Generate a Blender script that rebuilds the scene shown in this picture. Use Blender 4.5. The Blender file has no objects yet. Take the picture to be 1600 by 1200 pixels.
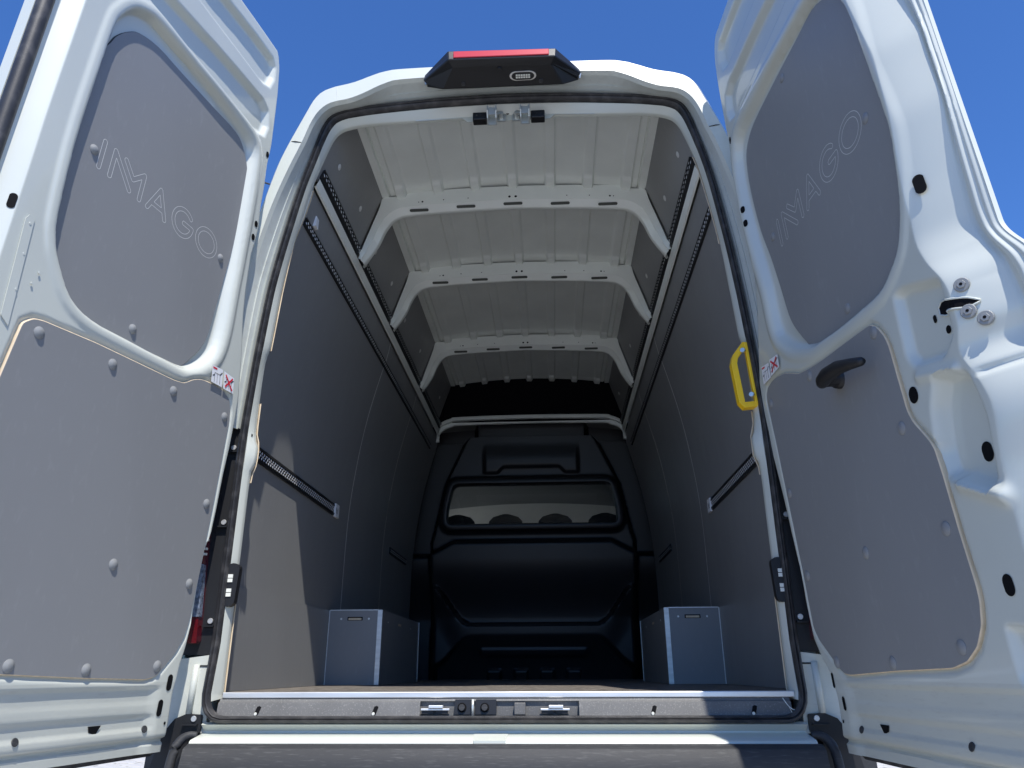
import bpy, bmesh, math, random
import numpy as np
from mathutils import Vector, Matrix, noise
random.seed(7)
R = math.radians
scene = bpy.context.scene

# ------------------------------------------------------------------ camera
cam_data = bpy.data.cameras.new('camera'); cam = bpy.data.objects.new('camera', cam_data)
scene.collection.objects.link(cam); scene.camera = cam
cam_data.sensor_width = 36.0; cam_data.lens = 26.058; cam_data.clip_start = 0.02; cam_data.clip_end = 2000
rx = Vector((0.99857636, 0.05319746, -0.00390825)); dn = Vector((-0.0228329, 0.36008118, -0.93264152)); fw = Vector((-0.04820688, 0.93140302, 0.36078320))
mw = Matrix.Identity(4)
for i in range(3):
    mw[i][0] = rx[i]; mw[i][1] = -dn[i]; mw[i][2] = -fw[i]
mw[0][3], mw[1][3], mw[2][3] = 0.136757, -2.157327, 0.055285
cam.matrix_world = mw

# ------------------------------------------------------------------ light
SUN_AZ, SUN_EL = 18.5, 57.5          # azimuth measured from straight behind the van towards its right side
world = bpy.data.worlds.new('World'); scene.world = world; world.use_nodes = True
wn = world.node_tree; wn.nodes.clear()
sky = wn.nodes.new('ShaderNodeTexSky'); sky.sky_type = 'NISHITA'; sky.sun_disc = False
sky.sun_elevation = R(SUN_EL); sky.sun_rotation = R(180 - SUN_AZ)
sky.altitude = 0; sky.air_density = 1.0; sky.dust_density = 0.0; sky.ozone_density = 10.0
bg = wn.nodes.new('ShaderNodeBackground'); bg.inputs[1].default_value = 0.115
wo = wn.nodes.new('ShaderNodeOutputWorld'); tint = wn.nodes.new('ShaderNodeMix'); tint.data_type = 'RGBA'; tint.blend_type = 'MULTIPLY'; tint.inputs[0].default_value = 1.0; tint.inputs[7].default_value = (0.80, 1.08, 1.42, 1)
wn.links.new(sky.outputs[0], tint.inputs[6]); wn.links.new(tint.outputs[2], bg.inputs[0]); wn.links.new(bg.outputs[0], wo.inputs[0])
sl = bpy.data.lights.new('sun', 'SUN'); sl.energy = 5.0; sl.angle = R(0.53); sl.color = (1.0, 0.96, 0.9)
sun = bpy.data.objects.new('sun', sl); scene.collection.objects.link(sun)
sd = Vector((math.sin(R(SUN_AZ)) * math.cos(R(SUN_EL)), -math.cos(R(SUN_AZ)) * math.cos(R(SUN_EL)), math.sin(R(SUN_EL))))
sun.rotation_euler = sd.to_track_quat('Z', 'Y').to_euler(); sun.location = sd * 20
scene.view_settings.view_transform = 'Standard'; scene.view_settings.look = 'None'
scene.view_settings.exposure = 0.34; scene.view_settings.gamma = 1.0; scene.view_settings.use_curve_mapping = False
scene.cycles.max_bounces = 10; scene.cycles.diffuse_bounces = 4; scene.cycles.glossy_bounces = 4
scene.cycles.transparent_max_bounces = 8; scene.cycles.use_denoising = True
scene.cycles.sample_clamp_indirect = 4.0

# ------------------------------------------------------------------ materials
def material(name, col, rough=0.5, metal=0.0, coat=0.0, spec=0.5, noise_amt=0.0, noise_scale=8.0, bump=0.0, bump_scale=200.0,
             dirt=None, dirt_scale=30.0, dirt_lo=0.6, dirt_hi=0.75, dirt_mix=0.6, rough_var=0.0, stretch=(1, 1, 1)):
    m = bpy.data.materials.new(name); m.use_nodes = True
    t = m.node_tree; b = t.nodes['Principled BSDF']
    b.inputs['Base Color'].default_value = (*col, 1); b.inputs['Roughness'].default_value = rough
    b.inputs['Metallic'].default_value = metal; b.inputs['Coat Weight'].default_value = coat; b.inputs['Coat Roughness'].default_value = 0.06
    b.inputs['Specular IOR Level'].default_value = spec
    tc = t.nodes.new('ShaderNodeTexCoord'); mp = t.nodes.new('ShaderNodeMapping'); mp.inputs['Scale'].default_value = stretch
    t.links.new(tc.outputs['Object'], mp.inputs[0])
    last = None
    def nz(scale, detail=4):
        n = t.nodes.new('ShaderNodeTexNoise'); n.inputs['Scale'].default_value = scale; n.inputs['Detail'].default_value = detail
        t.links.new(mp.outputs[0], n.inputs['Vector']); return n
    if noise_amt > 0:
        n = nz(noise_scale); r = t.nodes.new('ShaderNodeValToRGB')
        r.color_ramp.elements[0].position = 0.3; r.color_ramp.elements[1].position = 0.7
        r.color_ramp.elements[0].color = (*[c * (1 - noise_amt) for c in col], 1); r.color_ramp.elements[1].color = (*[min(1, c * (1 + noise_amt)) for c in col], 1)
        t.links.new(n.outputs[0], r.inputs[0]); last = r.outputs[0]
    if dirt is not None:
        n = nz(dirt_scale, 8); r = t.nodes.new('ShaderNodeMapRange'); r.inputs[1].default_value = dirt_lo; r.inputs[2].default_value = dirt_hi; r.inputs[4].default_value = dirt_mix
        t.links.new(n.outputs[0], r.inputs[0])
        mx = t.nodes.new('ShaderNodeMix'); mx.data_type = 'RGBA'; t.links.new(r.outputs[0], mx.inputs[0])
        if last: t.links.new(last, mx.inputs[6])
        else: mx.inputs[6].default_value = (*col, 1)
        mx.inputs[7].default_value = (*dirt, 1); last = mx.outputs[2]
    if last: t.links.new(last, b.inputs['Base Color'])
    if rough_var > 0:
        n = nz(14, 5); r = t.nodes.new('ShaderNodeMapRange'); r.inputs[3].default_value = rough - rough_var; r.inputs[4].default_value = rough + rough_var
        t.links.new(n.outputs[0], r.inputs[0]); t.links.new(r.outputs[0], b.inputs['Roughness'])
    if bump > 0:
        n = nz(bump_scale, 3); bu = t.nodes.new('ShaderNodeBump'); bu.inputs['Strength'].default_value = bump; bu.inputs['Distance'].default_value = 0.002
        t.links.new(n.outputs[0], bu.inputs['Height']); t.links.new(bu.outputs[0], b.inputs['Normal'])
    return m
M = {}
M['paint'] = material('white_paint', (0.57, 0.59, 0.525), 0.38, coat=0.7, bump=0.012, bump_scale=60, noise_amt=0.02, noise_scale=3, dirt=(0.45, 0.45, 0.42), dirt_scale=9, dirt_lo=0.62, dirt_hi=0.8, dirt_mix=0.08)
M['paint_lightened'] = material('white_paint_lightened_inside', (0.82, 0.85, 0.79), 0.5, coat=0.15, noise_amt=0.05, noise_scale=5, bump=0.03, bump_scale=90)  # same white paint, its colour lightened to stand in for light inside
M['paint_dusty'] = material('dusty_white_paint', (0.51, 0.525, 0.465), 0.45, coat=0.35, noise_amt=0.03, noise_scale=4, dirt=(0.34, 0.33, 0.30), dirt_scale=55, dirt_lo=0.56, dirt_hi=0.85, dirt_mix=0.35, bump=0.02, bump_scale=90, stretch=(0.6, 0.6, 3))
M['jamb'] = material('dusty_door_jamb_paint', (0.52, 0.545, 0.50), 0.5, coat=0.3, noise_amt=0.04, noise_scale=9, dirt=(0.33, 0.32, 0.28), dirt_scale=40, dirt_lo=0.5, dirt_hi=0.85, dirt_mix=0.3)
M['ply'] = material('grey_film_faced_plywood', (0.236, 0.238, 0.236), 0.42, spec=0.42, noise_amt=0.035, noise_scale=3.0, bump=0.02, bump_scale=420, dirt=(0.40, 0.40, 0.40), dirt_scale=60, dirt_lo=0.58, dirt_hi=0.9, dirt_mix=0.22, rough_var=0.06, stretch=(1, 1, 0.4))
M['ply_edge'] = material('bare_plywood_edge', (0.62, 0.50, 0.34), 0.7, noise_amt=0.15, noise_scale=90, stretch=(1, 1, 0.2))
M['brown_floor'] = material('brown_film_floor', (0.13, 0.115, 0.10), 0.55, noise_amt=0.25, noise_scale=40, bump=0.15, bump_scale=500, dirt=(0.4, 0.36, 0.3), dirt_scale=40, dirt_lo=0.5, dirt_hi=0.8, dirt_mix=0.5)
M['rubber'] = material('black_rubber_seal', (0.028, 0.028, 0.03), 0.5, spec=0.5, noise_amt=0.3, noise_scale=30, bump=0.1, bump_scale=300, dirt=(0.14, 0.13, 0.12), dirt_scale=30, dirt_lo=0.5, dirt_hi=0.8, dirt_mix=0.45)
M['plastic'] = material('black_plastic', (0.014, 0.0145, 0.016), 0.45, spec=0.4, bump=0.12, bump_scale=700)
M['dusty_plastic'] = material('dusty_grey_black_plastic', (0.034, 0.035, 0.037), 0.55, spec=0.3, noise_amt=0.1, noise_scale=8, bump=0.25, bump_scale=600, dirt=(0.20, 0.20, 0.19), dirt_scale=90, dirt_lo=0.55, dirt_hi=0.9, dirt_mix=0.35, stretch=(0.3, 1, 3.0))
M['sill_plastic'] = material('sand_dusted_sill_plastic', (0.115, 0.114, 0.11), 0.6, noise_amt=0.12, noise_scale=9, bump=0.25, bump_scale=500, dirt=(0.5, 0.48, 0.44), dirt_scale=260, dirt_lo=0.55, dirt_hi=0.8, dirt_mix=0.35)
M['alu'] = material('brushed_aluminium', (0.72, 0.72, 0.70), 0.42, metal=0.75, noise_amt=0.12, noise_scale=50, bump=0.1, bump_scale=300, stretch=(0.1, 1, 1), rough_var=0.1)
M['steel'] = material('zinc_plated_steel', (0.62, 0.64, 0.60), 0.3, metal=0.55)
M['partition'] = material('dark_moulded_partition_plastic', (0.008, 0.009, 0.012), 0.42, spec=0.42, bump=0.08, bump_scale=500, noise_amt=0.1)
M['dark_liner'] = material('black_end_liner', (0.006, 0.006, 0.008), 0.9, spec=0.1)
M['glint_joint'] = material('pale_rail_glint_and_joint', (0.85, 0.86, 0.88), 0.3)  # glints on the rail cut-outs as plain colour; board joints share it
M['light_cap'] = material('light_screw_cap', (0.60, 0.60, 0.58), 0.4)
M['slot'] = material('shaded_slot', (0.07, 0.075, 0.065), 0.8)
M['cap'] = material('grey_screw_cap', (0.24, 0.245, 0.24), 0.45)
M['hole'] = material('dark_cavity', (0.006, 0.006, 0.007), 0.8, spec=0.1)
M['yellow'] = material('yellow_plastic', (1.0, 0.60, 0.015), 0.38, noise_amt=0.05)
M['white_sticker'] = material('white_sticker', (0.8, 0.8, 0.8), 0.4)
M['red_print'] = material('red_print', (0.65, 0.03, 0.05), 0.4)
M['black_print'] = material('black_print', (0.03, 0.03, 0.035), 0.4)
M['engrave'] = material('pale_milled_line', (0.72, 0.71, 0.66), 0.6)
M['red_lens'] = material('red_lens', (0.55, 0.018, 0.035), 0.3, coat=0.3)
M['dark_red_lens'] = material('dark_red_lens', (0.09, 0.003, 0.007), 0.12, coat=1)
M['clear_lens'] = material('clear_reflector_lens', (0.22, 0.26, 0.33), 0.2, metal=0.4, coat=1, noise_amt=0.6, noise_scale=120)
M['led'] = material('pale_led', (0.7, 0.7, 0.62), 0.3)
M['tyre'] = material('tyre_rubber', (0.03, 0.03, 0.03), 0.8, bump=0.3)
M['seat'] = material('dark_seat_fabric', (0.035, 0.036, 0.045), 0.9)
M['headliner'] = material('pale_headliner', (0.72, 0.70, 0.64), 0.9)
M['paver'] = material('pale_concrete_paver', (0.47, 0.46, 0.43), 0.9, noise_amt=0.12, noise_scale=5, bump=0.3, bump_scale=150, dirt=(0.33, 0.3, 0.26), dirt_scale=3, dirt_lo=0.5, dirt_hi=0.8, dirt_mix=0.5)
M['sand'] = material('jointing_sand', (0.27, 0.25, 0.22), 0.95, noise_amt=0.2, noise_scale=40)
M['ground'] = material('concrete_yard', (0.38, 0.375, 0.36), 0.95, noise_amt=0.15, noise_scale=2, dirt=(0.3, 0.28, 0.25), dirt_scale=0.8, dirt_lo=0.45, dirt_hi=0.8, dirt_mix=0.4)
M['cable'] = material('black_cable', (0.02, 0.02, 0.02), 0.6)
g = bpy.data.materials.new('partition_glass'); g.use_nodes = True; t = g.node_tree; t.nodes.clear()
o_ = t.nodes.new('ShaderNodeOutputMaterial'); mx = t.nodes.new('ShaderNodeMixShader'); tr = t.nodes.new('ShaderNodeBsdfTransparent'); gl = t.nodes.new('ShaderNodeBsdfGlossy'); fr = t.nodes.new('ShaderNodeFresnel')
tr.inputs[0].default_value = (0.72, 0.75, 0.74, 1); gl.inputs['Roughness'].default_value = 0.02; fr.inputs[0].default_value = 1.5
t.links.new(fr.outputs[0], mx.inputs[0]); t.links.new(tr.outputs[0], mx.inputs[1]); t.links.new(gl.outputs[0], mx.inputs[2]); t.links.new(mx.outputs[0], o_.inputs[0])
M['glass'] = g

# ------------------------------------------------------------------ helpers
WL = {}                                     # world origin of every object (nothing is rotated)
def link(o, parent=None, at=(0, 0, 0)):
    scene.collection.objects.link(o); at = Vector(at)
    if parent is not None:
        o.parent = parent; o.location = at - WL[parent.name]
    else: o.location = at
    WL[o.name] = at.copy(); return o
def empty(name, at, parent=None):
    return link(bpy.data.objects.new(name, None), parent, at)
def mesh(name, verts, faces, mat, parent=None, at=None, smooth=False, mats=None, fmat=None, auto=None, bevel=0, fix=True):
    verts = np.asarray(verts, float)
    if at is None: at = verts.mean(0)
    me = bpy.data.meshes.new(name); me.from_pydata((verts - np.asarray(at)).tolist(), [], [list(f) for f in faces]); me.update()
    for mm in (mats or [mat]): me.materials.append(M[mm] if isinstance(mm, str) else mm)
    if fmat is not None: me.polygons.foreach_set('material_index', list(fmat))
    if fix:
        bm = bmesh.new(); bm.from_mesh(me); bmesh.ops.recalc_face_normals(bm, faces=bm.faces); bm.to_mesh(me); bm.free()
    if smooth: me.polygons.foreach_set('use_smooth', [True] * len(me.polygons))
    if auto is not None: me.set_sharp_from_angle(angle=R(auto))
    o = link(bpy.data.objects.new(name, me), parent, at)
    if bevel:
        md = o.modifiers.new('edge', 'BEVEL'); md.width = bevel; md.segments = 2; md.limit_method = 'ANGLE'; md.angle_limit = R(35); md.harden_normals = False
    return o
class MB:
    def __init__(s): s.v = []; s.f = []; s.m = []
    def add(s, v, f, m=0):
        n = len(s.v); s.v += [tuple(map(float, p)) for p in v]; s.f += [[i + n for i in q] for q in f]; s.m += [m] * len(f)
    def box(s, a, b, m=0):
        x0, y0, z0 = [min(p, q) for p, q in zip(a, b)]; x1, y1, z1 = [max(p, q) for p, q in zip(a, b)]
        s.add([(x0, y0, z0), (x1, y0, z0), (x1, y1, z0), (x0, y1, z0), (x0, y0, z1), (x1, y0, z1), (x1, y1, z1), (x0, y1, z1)],
              [(0, 3, 2, 1), (4, 5, 6, 7), (0, 1, 5, 4), (1, 2, 6, 5), (2, 3, 7, 6), (3, 0, 4, 7)], m)
    def prism(s, pts, off, m=0, mside=None):
        n = len(pts); off = Vector(off); a = [Vector(p) for p in pts]
        s.add(a + [p + off for p in a], [list(range(n))[::-1], list(range(n, 2 * n))], m)
        s.add(a + [p + off for p in a], [(i, (i + 1) % n, n + (i + 1) % n, n + i) for i in range(n)], m if mside is None else mside)
    def tube(s, path, r, n=8, m=0, caps=True, sx=1.0, up=(0, 0, 1)):
        P = [Vector(p) for p in path]; rings = []
        for i, p in enumerate(P):
            d = (P[min(i + 1, len(P) - 1)] - P[max(i - 1, 0)]).normalized(); u = Vector(up)
            if abs(d.dot(u)) > 0.95: u = Vector((1, 0, 0))
            a = d.cross(u).normalized(); b = a.cross(d)
            rr = r[i] if isinstance(r, (list, tuple)) else r
            rings.append([p + a * math.cos(2 * math.pi * k / n) * rr * sx + b * math.sin(2 * math.pi * k / n) * rr for k in range(n)])
        f = [(i * n + k, i * n + (k + 1) % n, (i + 1) * n + (k + 1) % n, (i + 1) * n + k) for i in range(len(P) - 1) for k in range(n)]
        if caps: f += [list(range(n))[::-1], list(range((len(P) - 1) * n, len(P) * n))]
        s.add([q for rg in rings for q in rg], f, m)
    def build(s, name, mat, parent=None, at=None, **k):
        if isinstance(mat, (list, tuple)): return mesh(name, s.v, s.f, None, parent, at, mats=mat, fmat=s.m, **k)
        return mesh(name, s.v, s.f, mat, parent, at, **k)
def S(x): x = np.clip(x, 0, 1); return x * x * (3 - 2 * x)
def sdf(px, py, poly):                      # signed distance to a polygon, negative inside
    poly = np.asarray(poly, float); d = np.full(px.shape, 1e9); ins = np.zeros(px.shape, bool)
    for i in range(len(poly)):
        a = poly[i]; b = poly[(i + 1) % len(poly)]; e = b - a
        wx, wy = px - a[0], py - a[1]; tt = np.clip((wx * e[0] + wy * e[1]) / (e @ e + 1e-12), 0, 1)
        d = np.minimum(d, np.hypot(wx - e[0] * tt, wy - e[1] * tt))
        c = (a[1] > py) != (b[1] > py)
        with np.errstate(divide='ignore', invalid='ignore'):
            xi = (b[0] - a[0]) * (py - a[1]) / (b[1] - a[1]) + a[0]
        ins ^= c & (px < xi)
    return np.where(ins, -d, d)
def smooth_poly(p, closed=True, n=5):       # Catmull-Rom through the points
    p = [np.array(q, float) for q in p]; out = []; N = len(p)
    for i in range(N if closed else N - 1):
        a, b, c_, d = (p[(i - 1) % N], p[i], p[(i + 1) % N], p[(i + 2) % N]) if closed else (p[max(i - 1, 0)], p[i], p[i + 1], p[min(i + 2, N - 1)])
        for k in range(n):
            s_ = k / n; out.append(0.5 * ((2 * b) + (-a + c_) * s_ + (2 * a - 5 * b + 4 * c_ - d) * s_ ** 2 + (-a + 3 * b - 3 * c_ + d) * s_ ** 3))
    if not closed: out.append(p[-1])
    return out
def round_poly(p, r=0.012, n=4):            # fillet polygon corners
    p = [np.array(q, float) for q in p]; out = []; N = len(p)
    for i in range(N):
        a, b, c_ = p[i - 1], p[i], p[(i + 1) % N]; la, lc = np.linalg.norm(a - b), np.linalg.norm(c_ - b); q = min(r, la * .45, lc * .45)
        s0 = b + (a - b) / la * q; s1 = b + (c_ - b) / lc * q
        for k in range(n + 1):
            s_ = k / n; out.append((1 - s_) ** 2 * s0 + 2 * s_ * (1 - s_) * b + s_ * s_ * s1)
    return out

# ------------------------------------------------------------------ ground with pavers
GZ = -0.63
gnd = mesh('ground', [(-600, -600, GZ - 0.012), (600, -600, GZ - 0.012), (600, 600, GZ - 0.012), (-600, 600, GZ - 0.012)], [(0, 1, 2, 3)], 'ground', at=(0, 0, GZ - 0.012)); gnd['kind'] = 'structure'
PL, PW = 0.225, 0.1125
def paver_outline():
    top = [(-.5, .5), (-.28, .5), (-.22, .5 + .17), (.22, .5 + .17), (.28, .5), (.5, .5)]
    pts = [(x * PL, (y + 0.0) * PW) for x, y in top] + [(x * PL, (y - 1.0) * PW) for x, y in top[::-1]]
    c0 = (0, 0.0); return [(x * 0.975, y * 0.955) for x, y in pts]
PO = paver_outline()
def paver_geo(h=0.0):
    n = len(PO); v = [(x, y, -0.05) for x, y in PO] + [(x, y, -0.003) for x, y in PO] + [(x * .97, y * .94 + 0.0, 0.0) for x, y in PO]
    f = [(i, (i + 1) % n, n + (i + 1) % n, n + i) for i in range(n)] + [(n + i, n + (i + 1) % n, 2 * n + (i + 1) % n, 2 * n + i) for i in range(n)] + [list(range(2 * n, 3 * n))]
    return v, f
pv, pf = paver_geo()
pme = bpy.data.meshes.new('paving_stone'); pme.from_pydata(pv, [], pf); pme.materials.append(M['paver'])
def in_view(x, y):
    return (y > 3.95) and ((x < 0 and -0.9 * y - 0.6 < x < -0.62 * y - 0.45) or (x > 0 and 0.62 * y - .1 < x < 0.88 * y + .3))
single = []; rest = []
for j in range(-6, 150):
    y = 2.6 + j * PW
    for i in range(-64, 64):
        x = i * PL + (PL / 2 if j % 2 else 0)
        if abs(x) < 1.6 or abs(x) > 13: continue
        dz = random.uniform(-.0025, .0025)
        (single if in_view(x, y) and y < 6.6 else rest).append((x, y, GZ + dz, random.uniform(-.01, .01)))
single.sort(key=lambda q: q[1]); rest += single[290:]; single = single[:290]
for q in single:
    o = bpy.data.objects.new('paving_stone', pme); link(o, gnd, q[:3]); o.rotation_euler[2] = q[3]
b = MB()
for q in rest: b.add([(x + q[0], y + q[1], z + q[2]) for x, y, z in pv[len(PO):]], [[i - len(PO) for i in f] for f in pf[len(PO):]])
o = b.build('paving_field', 'paver', gnd, fix=False); o['kind'] = 'stuff'
# sand under the stones
o = mesh('jointing_sand', [(-13, 1.8, GZ - .008), (13, 1.8, GZ - .008), (13, 20, GZ - .008), (-13, 20, GZ - .008)], [(0, 1, 2, 3)], 'sand', gnd); o['kind'] = 'stuff'

# ------------------------------------------------------------------ overhead cable
b = MB(); A0 = Vector((-10.63, 9, 10.74)); A1 = Vector((-4.85, 9, 8.415)); d = (A1 - A0)
pts = [Vector((A0.x + d.x * s_, 9, A0.z + d.z * (s_ if s_ < 1.2 else 1.2 + .9 * (1 - math.exp(-(s_ - 1.2) / .9))))) for s_ in np.linspace(-6, 14, 160)]
b.tube(pts, 0.016, 6)
cb = b.build('overhead_cable', 'cable', smooth=True, at=(-7, 9, 9.2)); cb['label'] = 'thin black cable crossing the blue sky behind the open doors'; cb['category'] = 'cable'

# ------------------------------------------------------------------ the van
van = empty('delivery_van', (0, 2.4, GZ)); van['category'] = 'van'
van['label'] = 'white high roof van with both rear doors open on its empty grey load space'

def shift(z): return -0.012 * np.clip((1.75 - z) / 0.5, 0, 1)
SEC = (10, 8, 70, 14, 26)
def half_loop(secs):
    out = []
    for sct, n in zip(secs, SEC):
        p = np.array(sct, float)
        if len(p) > 2: p = np.array(smooth_poly(p, False, 6)) if n > 12 or n == 14 else p
        L_ = np.r_[0, np.cumsum(np.hypot(*np.diff(p, axis=0).T))]; tt = np.linspace(0, L_[-1], n + 1)
        q = np.c_[np.interp(tt, L_, p[:, 0]), np.interp(tt, L_, p[:, 1])]
        out += list(q if not out else q[1:])
    return np.array(out)
def loop(secs, y):                          # full closed loop of (x, y, z); y may be a function of z
    h = half_loop(secs); full = np.r_[h, (h * [-1, 1])[::-1][1:-1]]
    z = full[:, 1]; x = full[:, 0] + shift(z) * 1.0
    yy = y(z) if callable(y) else np.full(len(z), y)
    return np.c_[x, yy, z]
def loft(loops):
    n = len(loops[0]); v = np.concatenate(loops)
    return v, [(i * n + k, i * n + (k + 1) % n, (i + 1) * n + (k + 1) % n, (i + 1) * n + k) for i in range(len(loops) - 1) for k in range(n)]
def arc(x0, z0, x1, z1, n=5):               # corner from (x0,z0) on the bottom to (x1,z1) on the side
    return [(x0 + (x1 - x0) * math.sin(a), z1 + (z0 - z1) * math.cos(a)) for a in np.linspace(0, math.pi / 2, n)]
C_ = [[(0, -.073), (.745, -.073)], arc(.745, -.073, .806, 0), [(.806, 0), (.808, .4), (.808, .7), (.802, .87), (.793, 1.05), (.776, 1.27), (.747, 1.5), (.72, 1.665), (.684, 1.83)],
      [(.684, 1.83), (.667, 1.90), (.645, 1.95), (.62, 1.972), (.585, 1.985)], [(.585, 1.985), (.47, 2.002), (.235, 2.02), (0, 2.027)]]
D_ = [[(0, -.055), (.74, -.055)], arc(.74, -.055, .787, 0), [(.787, 0), (.789, .4), (.789, .7), (.783, .87), (.773, 1.05), (.756, 1.27), (.726, 1.5), (.70, 1.665), (.662, 1.83)],
      [(.662, 1.83), (.643, 1.895), (.624, 1.932), (.604, 1.948), (.575, 1.959)], [(.575, 1.959), (.46, 1.975), (.23, 1.992), (0, 1.998)]]
E_ = [[(0, -.035), (.74, -.035)], arc(.74, -.035, .776, 0), [(.776, 0), (.777, .4), (.777, .62), (.765, .66), (.765, .72), (.777, .76), (.776, .98), (.764, 1.045), (.762, 1.07), (.748, 1.28), (.733, 1.43), (.716, 1.54), (.688, 1.70), (.652, 1.83)],
      [(.652, 1.83), (.634, 1.882), (.616, 1.911), (.594, 1.927), (.565, 1.936)], [(.565, 1.936), (.5, 1.945), (.35, 1.951), (.15, 1.957), (0, 1.959)]]
B_ = [[(0, -.088), (.76, -.088)], arc(.76, -.088, .826, 0), [(.826, 0), (.835, .4), (.84, .7), (.838, .87), (.832, 1.05), (.818, 1.27), (.782, 1.5), (.742, 1.665), (.700, 1.80)],
      [(.700, 1.80), (.68, 1.87), (.656, 1.92), (.625, 1.95), (.59, 1.962)], [(.59, 1.962), (.55, 1.97), (.50, 1.992), (.43, 2.03), (.35, 2.048), (0, 2.056)]]
A_ = [[(0, -.094), (.79, -.094)], arc(.79, -.094, .865, 0), [(.865, 0), (.88, .4), (.885, .7), (.884, .87), (.878, 1.05), (.862, 1.27), (.815, 1.5), (.776, 1.70), (.745, 1.80)],
      [(.745, 1.80), (.70, 1.92), (.678, 1.975), (.65, 2.01), (.605, 2.03)], [(.605, 2.03), (.54, 2.046), (.48, 2.072), (.43, 2.090), (.35, 2.099), (0, 2.103)]]
yb = lambda z: -0.03 - 0.05 * np.clip((z + .09) / .3, 0, 1)          # rear face of the body
def off(secs, dx, dz): return [[(x + dx * (x / .8), z + dz * max(0, (z - 1.0))) for x, z in s_] for s_ in secs]
yc = lambda z: -0.03 + 0.03 * np.clip((z + .07) / .2, 0, 1)
lA, lB, lC, lD, lE = loop(A_, lambda z: yb(z) - .0), loop(B_, lambda z: yb(z) - .004), loop(C_, yc), loop(D_, yc), loop(E_, .028)
lA1 = loop(off(A_, .012, .012), lambda z: yb(z) + .018)
lB1 = loop(off(B_, -.006, -.006), lambda z: yb(z) + .012)
lBm = loop([[((x1 + x2) / 2 + .002, (z1 + z2) / 2 - .002) for (x1, z1), (x2, z2) in zip(half_loop(B_)[[0, -1]], half_loop(C_)[[0, -1]])]] * 0 or B_, 0) if False else None
side = [off(A_, .085, .02), off(A_, .10, .03)]
def widen(secs, y, wid):                    # flank of the body: swells outwards below the waist
    l = loop(secs, y); z = l[:, 2]; k = np.clip((1.75 - z) / 1.0, 0, 1); l[:, 0] += np.sign(l[:, 0]) * wid * S(k) * (np.abs(l[:, 0]) > .5)
    l[:, 2] = np.where(z < -.05, -.12, z); return l
flank = [widen(off(A_, .02, .02), .03, .02), widen(off(A_, .03, .03), .15, .05), widen(off(A_, .03, .04), .6, .065), widen(off(A_, .03, .045), 3.4, .065)]
v, f = loft([lA, lA1] + flank); f = [q for k, q in enumerate(f) if not (k < 2 * len(lA) and max(v[i][2] for i in q) < .765)]; mesh('body_shell', v, f, 'paint', van, smooth=True, auto=40)
# rim between the outer skin and the jamb, the grey jamb, rubber and flange
v, f = loft([lA, lB, lB1]); f = [q for q in f if max(v[i][2] for i in q) > .765]; mesh('rear_frame', v, f, 'paint', van, smooth=True, auto=50)
def mid(l1, l2, t_, dy=0): r_ = l1 * (1 - t_) + l2 * t_; r_[:, 1] += dy; return r_
v, f = loft([lB1, mid(lB1, lC, .35, .012), mid(lB1, lC, .45, .004), mid(lB1, lC, .7, .01), mid(lB1, lC, .8, -.004), lC + [0, .012, 0]]); f = [q for q in f if max(v[i][2] for i in q) > .765]; mesh('door_jamb', v, f, 'jamb', van, smooth=True, auto=38)
v, f = loft([lC + [0, .012, 0], lC + [0, -.008, 0], mid(lC, lD, .2, -.019), mid(lC, lD, .45, -.022), mid(lC, lD, .6, -.013), mid(lC, lD, .7, -.018), mid(lC, lD, .92, -.014), lD + [0, .006, 0]])
mesh('rubber_seal', v, f, 'rubber', van, smooth=True, auto=60)
lE2 = lE + [0, .03, 0]
# flange inside the seal (drop the sill stretch, which the plastic step covers)
n = len(lE); fl = [lD + [0, .006, 0], mid(lD, lE, .12, .0), mid(lD, lE, .9, -.003), lE, lE + [0, .012, 0]]
inner = lE.copy(); inner[:, 0] = np.sign(inner[:, 0]) * np.maximum(np.abs(inner[:, 0]), np.minimum(np.abs(inner[:, 0]) + .05, .9)); inner[:, 1] = .075; inner[:, 2] += np.where(inner[:, 2] > 1.9, .05, 0)
fl.append(inner); v, f = loft(fl)
f = [q for q in f if not all(v[i][2] < -.012 for i in q)]
mesh('opening_flange', v, f, 'paint', van, smooth=True, auto=35)

# panel joints of the rear frame: fine dark gaps with a raised lip
for s_ in (1, -1):
    b = MB(); b.tube([(s_ * .743, -.0795, 1.792), (s_ * .728, -.0835, 1.789), (s_ * .706, -.0835, 1.783)], .0016, 6); b.build('body_joint', 'hole', van)
    b = MB(); b.tube([(s_ * .600, -.080, 2.026), (s_ * .597, -.0835, 2.0), (s_ * .594, -.0835, 1.966)], .0009, 6); b.build('body_joint', 'jamb', van)
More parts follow.
